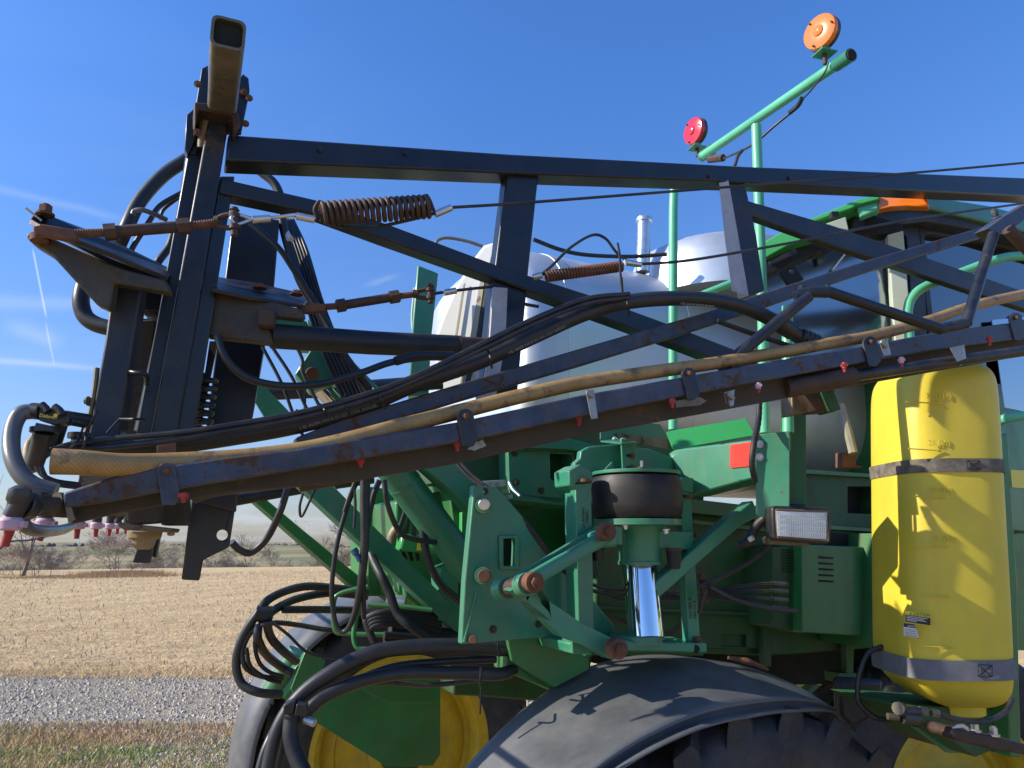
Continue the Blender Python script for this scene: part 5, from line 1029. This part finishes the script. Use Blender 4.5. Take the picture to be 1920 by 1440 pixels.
part('strut_bar', MB().slab(V(1340, 2.62, 15), [(1412, 938), (1424, 968), (1390, 985), (1228, 1128), (1225, 1095), (1376, 965)], .07), TEAL, bev=.005)
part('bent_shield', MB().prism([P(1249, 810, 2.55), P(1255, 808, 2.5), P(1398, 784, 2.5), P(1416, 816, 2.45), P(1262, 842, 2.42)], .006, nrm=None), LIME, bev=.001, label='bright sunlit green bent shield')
# corrugated wiring loom and mint rails
hose('wiring_loom', [(1424, 752, 2.45), (1422, 790, 2.42), (1414, 830, 2.36), (1410, 870, 2.36), (1416, 902, 2.4)], .0095, RUB, label='corrugated black loom', scales=[1 + .12 * (i % 2) for i in range(33)])
def rail_(pts, r, lab=None): return hose('handrail', pts, r, MINT, n=18, label=lab)
rail_([(1262, 806, 3.0), (1262, 700, 3.0), (1262, 500, 3.0), (1263, 375, 3.0), (1268, 352, 3.0), (1290, 340, 3.05)], .0190, 'tall pale green handrail before the tank')
rail_([(1434, 812, 2.9), (1430, 600, 2.9), (1418, 235, 2.9)], .0210, 'pale green light mast upright')
rail_([(1305, 558, 3.0), (1345, 542, 3.0), (1390, 524, 3.0)], .017)
rail_([(1706, 640, 3.0), (1702, 585, 3.0), (1712, 555, 3.0), (1740, 535, 3.0), (1800, 512, 3.0), (1860, 490, 3.0), (1900, 481, 3.0), (1960, 482, 3.0)], .0195, 'curved pale green cab handrail')
part('rubber_button', MB().cyl(P(1700, 563, 3.2), P(1696, 564, 3.15), .012), RUB)
# tail light bar
bar = part('light_bar', MB().tube([P(1588, 108, 2.55), P(1450, 202, 2.95), P(1318, 292, 3.4)], .0215, n=20, smooth=False, cap=True), MINT, label='pale green light bar')
part('bar_clamp', MB().tube([P(1596, 103, 2.52), P(1568, 122, 2.60)], .0265, n=20, smooth=False).tube([P(1336, 280, 3.34), P(1316, 294, 3.42)], .026, n=20, smooth=False), TEAL, bar)
part('bar_mouth', MB().tube([P(1598, 102, 2.515), P(1592, 106, 2.53)], .021, n=20, smooth=False), DARK, bar)
def flasher(cx, cy, d, r, mt, lab, n_):
    c = P(cx, cy, d); n = Vector(n_).normalized()
    l = part('flasher', MB().lathe(c, -n, [(.012, .0), (r * .8, .004), (r, .012), (r, .028), (r * .8, .042), (r * .4, .048)], n=40), PLAS, bar, label=lab)
    part('flasher_lens', MB().lathe(c, n, [(r * .98, -.012), (r * .99, .004), (r * .95, .009), (r * .8, .012), (r * .5, .015), (r * .33, .016), (r * .31, .020), (r * .2, .024), (.002, .025)], n=48, cap=False), mt, bar)
    for k in range(3):
        a = 1.0 + k * 2.09; u = n.cross(Z).normalized(); v = u.cross(n); part('lens_screw', MB().cyl(c + (u * math.cos(a) + v * math.sin(a)) * r * .82, c + (u * math.cos(a) + v * math.sin(a)) * r * .82 + n * .02, .004, n=8), RUSTD, bar)
    q = c - Z * (r * 1.02) - n * .014
    part('flasher_bracket', MB().box(q - Z * .006, (.035, 0, 0), (0, .035, 0), (0, 0, .018)).box(q - Z * .02, (.07, .02, 0), (-.02, .06, 0), (0, 0, .005)), TEAL, bar, .001)
    part('flasher_plug', MB().cyl(q - Z * .02, q - Z * .065, .010, .009, n=12), RUSTD, bar)
flasher(1538, 60, 2.62, .072, AMB, 'amber round flasher', (-.80, -.55, -.02)); flasher(1301, 246, 3.42, .070, REDL, 'red round flasher', (-.86, -.45, -.02))
hose('lamp_wire', [(1553, 118, 2.6), (1545, 138, 2.62), (1520, 170, 2.7), (1505, 186, 2.76)], .0035, CABL, bar, n=8)
part('wire_connector', MB().tube([P(1504, 184, 2.76), P(1496, 198, 2.8), P(1480, 212, 2.84)], .010, n=8), PLAS, bar)
hose('lamp_wire', [(1482, 212, 2.84), (1450, 238, 2.9), (1410, 272, 3.0), (1360, 296, 3.2), (1345, 298, 3.25)], .0055, PLAS, bar, n=8); hose('lamp_wire', [(1392, 282, 3.05), (1384, 292, 3.05), (1378, 310, 3.05)], .008, PLAS, bar, n=8)
part('wire_connector', MB().tube([P(1330, 299, 3.3), P(1356, 296, 3.22)], .018, n=8, smooth=False), RUSTD, bar)
# ================================================================= stainless product tank
def superring(c, a, b, ax, up, e=2.6, n=64):
    o = []
    for k in range(n):
        t = 2 * math.pi * k / n; ct, st = math.cos(t), math.sin(t)
        o.append(c + ax * a * math.copysign(abs(ct) ** (2 / e), ct) + up * b * math.copysign(abs(st) ** (2 / e), st))
    return o
T0 = P(1150, 880, 3.75) ; zt0 = P(1150, 495, 3.75).z; zb0 = P(1150, 890, 3.4).z - .02
Bk = -N                                                # into the machine
def tankpt(s_): return Vector((T0.x, T0.y, (zt0 + zb0) / 2)) + U * s_
hh_ = (zt0 - zb0) / 2; hw = .72; rings = []
for s_, kh, kz, lean in ((-.66, .80, .78, -.10), (-.655, .90, .90, -.05), (-.63, .96, .965, 0), (-.58, .985, .99, 0), (-.50, 1, 1, 0), (.2, 1, 1, 0), (1.0, 1, 1, 0), (1.6, 1, 1, 0), (2.1, .97, .98, 0), (2.25, .9, .9, 0), (2.3, .7, .7, 0)):
    rings.append([p + U * 0 for p in superring(tankpt(s_) + Bk * (hw * .55) + Z * (hh_ * lean * .5), hw * kh, hh_ * kz, Bk, Z, 3.2)])
tk = part('product_tank', MB().loft(rings), TANK, smooth=50, label='big brushed steel product tank')
for s_ in (-.42, .30, 1.0):
    part('tank_seam', MB().loft([superring(tankpt(s_ + d_) + Bk * (hw * .55), hw * 1.0 + e_, hh_ * (.985 if s_ < -.45 else 1.0) + e_, Bk, Z, 3.2) for d_, e_ in ((-.03, -.002), (-.028, .0025), (.028, .0025), (.03, -.002))]), TANK, tk)
endc = V(830, 3.2, -12)
part('tank_end_panel', MB().slab(V(850, 3.05, -18), [(812, 740), (815, 625), (828, 590), (850, 540), (880, 490), (905, 458), (930, 450), (936, 520), (930, 740)], .06), WHT, tk, .02, label='tank end coloured white for sunlight')  # white colour stands for sun falling on the steel tank's end
part('panel_rib', MB().slab(V(850, 3.04, -18), [(905, 500), (912, 500), (892, 640), (868, 740), (858, 740), (880, 640)], .01, .008).slab(V(850, 3.04, -18), [(868, 535), (872, 530), (846, 700), (842, 700)], .006, .006), TANKS, tk)
part('panel_rib', MB().tube([P(935, 470, 3.0), P(925, 485, 3.0), P(900, 620, 3.0), P(870, 740, 3.0)], .012, n=8), CBLK, tk)
part('tank_dome', MB().lathe(P(1345, 520, 4.0) - Z * .1, Z, [(.52, -.1), (.50, .08), (.46, .17), (.38, .215), (.2, .235), (.01, .24)], n=48), TANK, tk, smooth=60)
part('fill_tube', MB().cyl(P(1205, 510, 3.7), P(1208, 414, 3.7), .036, n=24).lathe(P(1208, 414, 3.7), Z, [(.036, -.01), (.044, -.006), (.044, .012), (.03, .014)], n=24), ZINC, tk, label='thin galvanised stack above the tank')
part('tank_strap', MB().tube([P(1575, 760, 2.98), P(1590, 810, 2.94), P(1600, 850, 2.92)], .018, n=8, smooth=False), TANKS, tk)
part('strap_bracket', MB().slab(V(1595, 2.95, 20), [(1580, 848), (1605, 850), (1606, 872), (1616, 874), (1616, 878), (1580, 876)], .04), RUST, tk, .002)
hose('vent_hose', [(1000, 449, 3.3), (1050, 468, 3.35), (1100, 478, 3.4), (1180, 481, 3.5), (1250, 477, 3.5)], .010, HOSE, tk)
hose('vent_hose', [(816, 460, 3.3), (822, 450, 3.3), (840, 446, 3.3), (875, 452, 3.3), (905, 462, 3.3)], .008, GREYH, tk)
part('tank_post', MB().slab(V(800, 2.9, 10), [(783, 496), (822, 512), (808, 640), (804, 742), (766, 742), (774, 600)], .10), TEAL, bev=.006, label='green upright left of the tank'); part('post_edge', MB().tube([P(778, 540, 2.98), P(773, 590, 2.98), P(774, 620, 2.98)], .006), CREAM)
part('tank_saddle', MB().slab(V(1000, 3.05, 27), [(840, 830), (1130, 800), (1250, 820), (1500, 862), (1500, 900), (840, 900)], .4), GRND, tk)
# ================================================================= cab
CB = V(1700, 3.35, 30)
cab = part('cab_body', MB().slab(CB.shift(-.9), [(1500, 520), (1960, 440), (1960, 900), (1520, 900)], .1), INT, bev=.01)
part('cab_floor', MB().slab(CB.shift(-.3), [(1700, 700), (1960, 760), (1960, 900), (1720, 900)], .9), GRN, cab, .01)
roof = part('cab_roof', MB().slab(CB.shift(.12), [(1640, 372), (1660, 366), (1760, 370), (1860, 386), (1925, 405), (2000, 430), (2000, 454), (1900, 428), (1800, 404), (1740, 390), (1650, 394)], 1.2), TEAL, cab, .01)
part('roof_corner', MB().slab(V(1560, 3.12, -22), [(1431, 486), (1431, 454), (1470, 432), (1517, 410), (1575, 387), (1608, 373), (1650, 364), (1650, 374), (1604, 386), (1600, 390), (1532, 414), (1520, 444), (1480, 459)], .5), LIME, cab, .006, label='pale green roof corner, sunlight in its colour')  # brighter green than the rest of the roof, sunlight painted in
part('roof_underside', MB().slab(CB.shift(.09), [(1600, 388), (1604, 408), (1668, 390), (1745, 392), (1850, 414), (2000, 450), (2000, 480), (1880, 440), (1740, 415), (1640, 425), (1600, 430)], 1.0), CBLK, cab, .01)
part('amber_marker', MB().slab(V(1690, 3.05, -25), [(1646, 366), (1738, 366), (1742, 388), (1700, 386), (1668, 388), (1646, 393)], .05), AMB, cab, .004)
part('marker_housing', MB().slab(V(1620, 3.1, -25), [(1604, 382), (1646, 366), (1648, 394), (1612, 408)], .05), LIME if False else MINT, cab, .008)
part('work_lamp', MB().slab(V(1570, 3.05, -10), [(1546, 420), (1586, 406), (1592, 432), (1568, 428)], .06), CREAM, cab, .004)
part('lamp_clip', MB().box(P(1564, 404, 3.05), (.03, 0, 0), (0, .03, 0), (0, 0, .025)), CBLK, cab)
part('pillar', MB().slab(V(1690, 3.15, -12), [(1664, 440), (1694, 432), (1708, 600), (1716, 720), (1684, 720), (1670, 520)], .05), CREAM, cab, .004)
part('pillar', MB().slab(CB, [(1698, 425), (1730, 422), (1738, 600), (1742, 720), (1716, 720), (1706, 520)], .08, .01), CBLK, cab, .004)
part('window_frame', MB().slab(CB, [(1620, 440), (1694, 424), (1700, 430), (1702, 445), (1692, 436), (1626, 452)], .03, .012).slab(CB, [(1724, 428), (1740, 424), (1800, 432), (1960, 468), (1960, 478), (1800, 444), (1740, 436), (1734, 445), (1750, 600), (1756, 720), (1748, 720), (1740, 600)], .03, .012), CBLK, cab, .003)
part('side_window', MB().slab(CB, [(1732, 432), (1960, 474), (1960, 720), (1754, 720)], .005, -.01), GLS, cab)
part('rear_window', MB().slab(V(1560, 3.24, -6), [(1436, 570), (1436, 514), (1540, 466), (1622, 440), (1692, 432), (1690, 690), (1500, 690)], .005), GLS2, cab)
part('rear_frame', MB().slab(V(1560, 3.2, -6), [(1432, 486), (1480, 460), (1522, 446), (1545, 424), (1604, 390), (1640, 404), (1692, 420), (1692, 436), (1620, 442), (1540, 468), (1480, 496), (1434, 518)], .06), CBLK, cab, .004)
part('roof_vent', MB().slab(V(1470, 3.16, -6), [(1442, 490), (1490, 466), (1496, 474), (1446, 496)], .02).slab(V(1560, 3.16, -6), [(1541, 462), (1552, 460), (1553, 476), (1545, 480)], .01), PLAS, cab, .001)
part('window_strut', MB().tube([P(1590, 468, 3.2), P(1560, 506, 3.2)], .006, n=8, smooth=False), ZINC, cab)
part('seat', MB().slab(CB.shift(-.5), [(1590, 560), (1660, 540), (1690, 600), (1690, 720), (1600, 720)], .35), INT, cab, .05)
part('steering_column', MB().tube([P(1840, 720, 3.9), P(1850, 640, 3.9), P(1900, 600, 3.95)], .03), CBLK, cab); part('steering_wheel', MB().tube([P(1850, 610, 3.85), P(1880, 640, 3.8), P(1930, 620, 3.9), P(1900, 590, 4.0), P(1850, 610, 3.85)], .012), CBLK, cab)
part('tail_lamp_plate', MB().slab(V(1490, 2.9, 15), [(1463, 508), (1488, 496), (1508, 524), (1480, 534)], .02).cyl(P(1485, 510, 2.88), P(1485, 510, 2.86), .01), CBLK, cab, .002)
part('lower_glass', MB().slab(CB, [(1860, 600), (1960, 590), (1960, 780), (1884, 764)], .005, .02), GLS2, cab)
part('lower_panel', MB().slab(CB, [(1850, 765), (1960, 775), (1960, 1000), (1860, 990)], .2, .03), GRN, cab, .004)
part('cab_stripe', MB().slab(CB, [(1895, 881), (1960, 884), (1960, 918), (1898, 914)], .004, .035), STY, cab)
rail_([(1870, 790, 3.15), (1900, 782, 3.1), (1960, 776, 3.1)], .02)
part('lower_dark', MB().slab(CB.shift(-.1), [(1640, 1000), (1960, 1000), (1960, 1220), (1640, 1215)], .8), GRN, cab)
# small hardware scattered over the frames
def bolts(name, pl, pts, r, mt, par): 
    for x, y in pts: part(name, MB().bolt(pl(x, y, .002), pl.n, r, washer=True), mt, par, 0)
bolts('flange_bolt', GP, [(1010, 1170), (1060, 1180), (925, 1180)], .009, RUSTD, gp)
bolts('flange_bolt', CP, [(1530, 900), (1560, 1005), (1640, 1000), (1520, 985)], .009, RUSTD, ch)
bolts('flange_bolt', V(1000, 2.95, 27), [(965, 850), (968, 905), (1015, 920), (1062, 930)], .010, RUSTD, deck)
bolts('flange_bolt', MP.shift(-.10), [(1110, 860), (1240, 880)], .008, TEAL, arch)
bolts('flange_bolt', BP, [(1330, 330), (1480, 334), (760, 288), (600, 280)], .006, BLKR, boom)
for a, b, pl in (((962, 846), (1074, 850), V(1000, 2.95, 27)), ((893, 1110), (870, 1204), GP)): part('weld_bead', MB().tube([pl(a[0] + (b[0] - a[0]) * i / 12, a[1] + (b[1] - a[1]) * i / 12, .002) for i in range(13)], .004, n=6, scales=[.8, 1.2] * 20 + [1]), TEAL, gp)
hose('wire', [(1130, 1110, 2.95), (1180, 1122, 2.95), (1300, 1118, 2.9)], .012, CABL); hose('wire', [(1110, 1180, 3.0), (1150, 1160, 2.95), (1240, 1190, 2.95), (1290, 1160, 2.95)], .010, RUSTD)
hose('wire', [(1100, 940, 2.9), (1105, 1000, 2.9), (1120, 1080, 2.9)], .009, CABL)
hose('wire', [(930, 560, 2.5), (960, 566, 2.5), (1010, 575, 2.52)], .006, CABL)
for k in range(3): hose('wire', [(745 + 12 * k, 905, 2.9), (760 + 10 * k, 950, 2.92), (748 + 14 * k, 1000, 2.95), (760 + 12 * k, 1050, 3.0)], .008, CABL, hull)
# front end: battery/electric box with wires
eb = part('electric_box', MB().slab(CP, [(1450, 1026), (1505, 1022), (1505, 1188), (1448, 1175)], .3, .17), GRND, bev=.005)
part('box_door', MB().slab(CP, [(1504, 1020), (1662, 1028), (1662, 1195), (1504, 1186)], .3, .22), GRN, eb, .004)
lv = MB()
for k in range(5): lv.slab(CP, [(1536, 1043 + k * 11), (1563, 1045 + k * 11), (1563, 1048 + k * 11), (1537, 1047 + k * 11)], .004, .2235)
part('louvre', lv, DARK, eb)
sm2 = MB()
for k in range(9): sm2.slab(CP, [(1466, 1030 + k * 5), (1490, 1032 + k * 5), (1490, 1033.5 + k * 5), (1466, 1031.5 + k * 5)], .004, .174)
part('louvre', sm2, DARK, eb)
for k, y in enumerate((1095, 1109, 1125, 1142)):
    part('connector', MB().tube([CP(1448, y - 2, .22), CP(1475, y, .20)], .011, n=8, smooth=False), BARE, eb)
    for j in range(2): hose('wire', [(1322, 1108 + k * 3 + j, 2.6), (1370, 1100 + 8 * k + 2 * j, 2.6), (1420, 1094 + 13 * k + 3 * j, 2.62), (1450, y - 2 + j * 3, 2.66)], .005, CABL, eb, n=6)
for j in range(3): hose('wire', [(1308, 1100 + j, 2.58), (1340, 1085 + j * 2, 2.58), (1400, 1055 + j * 2, 2.6), (1440, 1020 + j * 3, 2.62), (1455, 1000, 2.62)], .005, CABL, eb, n=6)
hose('wire', [(1330, 1100, 2.57), (1380, 1125, 2.58), (1440, 1140, 2.6), (1495, 1146, 2.62)], .008, CABL, eb, n=8)
part('wire_clamp', MB().tube([P(1318, 1090, 2.6), P(1322, 1130, 2.62)], .014, n=10).bolt(P(1314, 1082, 2.6), N, .012), RUSTD, eb)
hose('wire', [(1312, 1150, 2.62), (1320, 1120, 2.6), (1326, 1100, 2.6)], .009, CABL, eb, n=8)
# work lamp
wl = part('work_lamp', MB().slab(V(1505, 2.42, 4), [(1447, 954), (1452, 948), (1552, 951), (1559, 956), (1558, 1014), (1551, 1021), (1456, 1013), (1449, 1008)], .06), PLAS, bev=.006, label='rectangular work lamp with clear fluted lens')
part('lamp_lens', MB().slab(V(1505, 2.415, 4), [(1456, 958), (1551, 961), (1550, 1012), (1459, 1005)], .004, .004), CLR, wl, .001)
fl_ = MB()
for r_i in range(4):
    for k in range(26):
        x = 1461 + k * 3.4; y = 964 + r_i * 11 + k * .12; fl_.slab(V(1505, 2.412, 4), [(x, y), (x + 2.2, y), (x + 2.2, y + 7), (x, y + 7)], .003, .0065)
part('lens_flutes', fl_, CLR, wl); part('lamp_bezel', MB().tube([P(1455, 956, 2.41), P(1552, 959, 2.41), P(1552, 1014, 2.415), P(1458, 1007, 2.415), P(1455, 956, 2.41)], .004, n=8, smooth=False), BARE, wl)
part('lamp_bracket', MB().slab(V(1480, 2.46, 4), [(1440, 1008), (1452, 1004), (1520, 1018), (1516, 1024), (1442, 1020)], .06), BARE, wl, .002)
hose('torn_boot', [(1440, 968, 2.5), (1420, 985, 2.52), (1405, 1015, 2.54), (1390, 1022, 2.56)], .016, RUB, wl); part('boot_tape', MB().tube([P(1405, 1012, 2.52), P(1412, 1008, 2.51)], .009).tube([P(1432, 968, 2.49), P(1440, 963, 2.49)], .012), STW, wl)
# ================================================================= yellow rinse tank
ctr = lambda t: (1754 + 22 * t, 688 + 640 * t)
a_top, a_bot = P(1745, 690, 2.72), P(1765, 1322, 2.72); rings = []; TX = Vector((.995, .02, 0)).normalized(); TY = Vector((.02, -.995, 0)).normalized()
for t, k in ((0, .55), (.006, .72), (.02, .86), (.045, .955), (.08, .99), (.14, 1.0), (.5, 1.0), (.84, 1.0), (.88, .985), (.92, .93), (.955, .82), (.98, .66), (.995, .45), (1.0, .3)):
    c = a_top.lerp(a_bot, t); c = c + TX * (.07 * max(0, (t - .88) / .12) ** 1.5)
    rings.append(superring(c, .178 * k * (1 + .04 * t), .19 * k, TX, TY, 3.6, 72))
yt = part('rinse_tank', MB().loft(rings), YEL, smooth=50, label='tall yellow plastic rinse tank')
yt.modifiers.new('Subdivision', 'SUBSURF').levels = 1
part('drain_spout', MB().lathe(a_bot + TX * .06 + TY * .02 + Z * .02, (0, 0, -1), [(.07, 0), (.068, .04), (.06, .045)], n=32), YEL, yt)
def face(px, py):                                       # a point on the tank's front face
    r = ray(px, py); t = (py - 690) / 632; c = a_top.lerp(a_bot, min(max(t, 0), 1)); A = c + TY * .191; cc = Vector((0, 0, CZ)); return cc + r * ((A - cc).dot(TY) / r.dot(TY))
def strapring(t, wd, mt, name, lab):
    rr = []
    for dz, e in ((-wd / 2, 0), (-wd / 2, .0045), (wd / 2, .0045), (wd / 2, 0)):
        c = a_top.lerp(a_bot, t) - Z * dz; rr.append(superring(c, .178 * (1 + .04 * t) + e, .19 + e, TX, TY, 3.6, 72))
    return part('strap', MB().loft(rr, cap=False), mt, yt, label=lab)
tz = lambda y: (a_top.z - face(1760, y).z) / (a_top.z - a_bot.z)
s1 = strapring(tz(872), .046, STRAPD, 'strap', 'weathered upper webbing strap'); s2 = strapring(tz(1258), .062, STRAP, 'strap', 'grey lower webbing strap')
def xbox(x, y, w_, h_):
    p = [face(x, y) + TY * .006, face(x + w_, y + 1) + TY * .006, face(x + w_, y + h_ + 1) + TY * .006, face(x, y + h_) + TY * .006]
    part('stitching', MB().tube(p + [p[0]], .0013, n=5, smooth=False).tube([p[0], p[2]], .0011, n=5, smooth=False).tube([p[1], p[3]], .0011, n=5, smooth=False), TIE, yt)
xbox(1812, 864, 24, 16); xbox(1832, 1246, 26, 22)
for (y0, st, x0, x1) in ((753, '30 (114)', 1699, 1764), (841, '25 (95)', 1703, 1768), (930, '20 (76)', 1706, 1773), (1021, '15 (57)', 1712, 1778), (1115, '10 (38)', 1716, 1780), (1211, '5 (19)', 1718, 1786)):
    a, b = face(x0, y0), face(x1, y0 + 4); part('level_mark', MB().tube([a, b], .0022, n=8, smooth=False), YEL, yt)
    if y0 < 1100: part('level_number', MB().text(st, face(x0 + 38, y0 - 6), TX, Z, .026, .0009), YEL, yt)
lab_o = (1696, 1146)
def rect(x0, y0, x1, y1, e): return [face(x0, y0) + TY * e, face(x1, y0 + (x1 - x0) * .14) + TY * e, face(x1, y1 + (x1 - x0) * .14) + TY * e, face(x0, y1) + TY * e]
part('caution_label', MB().prism(rect(1696, 1145, 1745, 1167, .0014), .001), STY, yt); part('caution_field', MB().prism(rect(1697, 1152, 1744, 1166, .0022), .0006), STK, yt)
part('caution_text', MB().text('CAUTION', face(1711, 1153.5) + TY * .0024, TX - Z * .10, Z, .0125, .0002).prism([face(1705, 1151.5) + TY * .0024, face(1709, 1152) + TY * .0024, face(1707, 1148) + TY * .0024], .0003), STK, yt)
ct = MB()
for k in range(4): ct.prism(rect(1699, 1154 + k * 2.8, (1738, 1732, 1736, 1718)[k], 1155.2 + k * 2.8, .0028), .0004)
part('caution_lines', ct, STW, yt)
part('notice_label', MB().prism([face(1694, 1168) + TY * .0014, face(1715, 1171) + TY * .0014, face(1722, 1196) + TY * .0014, face(1694, 1192) + TY * .0014], .001), STW, yt)
part('notice_header', MB().prism([face(1694, 1168) + TY * .002, face(1714, 1170.5) + TY * .002, face(1717, 1178) + TY * .002, face(1694, 1175) + TY * .002], .0006), STK, yt); part('notice_text', MB().text('IMPOR', face(1701, 1175) + TY * .0024, TX - Z * .1, Z, .008, .0002), STW, yt)
ct = MB()
for k in range(5): ct.prism(rect(1696, 1178.5 + k * 3, 1716 + k, 1179.3 + k * 3, .002), .0004)
part('notice_lines', ct, STK, yt)
part('tank_back_edge', MB().tube([P(1828, 684, 2.66), P(1850, 700, 2.68), P(1866, 740, 2.72), P(1872, 810, 2.74)], .010, n=10), CBLK, yt)
sb = part('tank_bracket', MB().slab(V(1890, 2.72, 20), [(1872, 815), (1890, 812), (1908, 1100), (1912, 1300), (1916, 1420), (1896, 1420), (1880, 1100)], .12), GRN, bev=.005, label='green upright channel holding the yellow tank')
part('strap_hook', MB().tube([P(1868, 873, 2.62), P(1876, 870, 2.62), P(1882, 876, 2.62)], .005).tube([P(1890, 1256, 2.6), P(1900, 1252, 2.6), P(1904, 1260, 2.6)], .006), RUST, sb)
part('tank_shelf', MB().slab(V(1780, 2.7, 20), [(1680, 1322), (1880, 1330), (1896, 1300), (1900, 1390), (1830, 1420), (1740, 1360)], .3), GRND, sb, .004)
part('bracket_shield', MB().slab(V(1760, 2.8, 20), [(1712, 1362), (1760, 1372), (1846, 1400), (1830, 1412), (1780, 1412)], .02).slab(V(1760, 2.85, 20), [(1715, 1345), (1770, 1355), (1800, 1400), (1760, 1395)], .02), TEAL, sb, .002)
part('step', MB().slab(V(1850, 2.45, 12), [(1786, 1378), (1792, 1366), (1830, 1374), (1925, 1396), (1925, 1416), (1860, 1405), (1790, 1388)], .12), RUSTD, sb, .006)
part('step_bolt', MB().bolt(P(1829, 1372, 2.45), Z, .012, .022).bolt(P(1864, 1380, 2.45), Z, .012, .022), ZINC, sb)
part('half_disc', MB().slab(V(1803, 2.44, 12), [(1786, 1366), (1794, 1359), (1806, 1357), (1816, 1364), (1818, 1374), (1806, 1364)], .004), STW, sb)
pl_ = part('drain_valve', MB().tube([P(1690, 1332, 2.4), P(1725, 1334, 2.42)], .012, n=12, smooth=False).cyl(P(1686, 1329, 2.39), P(1690, 1330, 2.41), .020).tube([P(1690, 1345, 2.4), P(1720, 1348, 2.42)], .018, n=12, smooth=False), PLAS, sb)
part('valve_fitting', MB().tube([P(1724, 1332, 2.42), P(1738, 1335, 2.42)], .013, n=8, smooth=False).tube([P(1746, 1336, 2.42), P(1760, 1338, 2.42)], .012, n=8, smooth=False).tube([P(1664, 1343, 2.4), P(1684, 1345, 2.4)], .010, n=10, smooth=False).cyl(P(1684, 1328, 2.38), P(1688, 1329, 2.4), .018, n=20), BARE, sb)
hose('drain_hose', [(1758, 1338, 2.42), (1800, 1350, 2.42), (1850, 1352, 2.44), (1885, 1335, 2.48), (1898, 1310, 2.5)], .008, CABL, sb)
hose('drain_hose', [(1655, 1212, 2.75), (1628, 1225, 2.75), (1612, 1262, 2.75), (1608, 1300, 2.75), (1612, 1320, 2.75), (1640, 1345, 2.75), (1668, 1350, 2.7)], .009, CABL, sb)
ft = part('fuel_tank', MB().tube([P(1570, 1285, 3.4), P(1590, 1288, 3.4), P(1630, 1340, 3.4)], .13, n=20, smooth=False), DARK) if False else part('mud_flap', MB().slab(V(1600, 3.3, 10), [(1570, 1270), (1660, 1275), (1650, 1340), (1600, 1368), (1575, 1345)], .05), RUB, bev=.02)
part('side_lamp', MB().lathe(P(1670, 1300, 3.0), (-.3, -1, 0), [(.03, 0), (.03, .03), (.02, .035)], n=16), RUB)
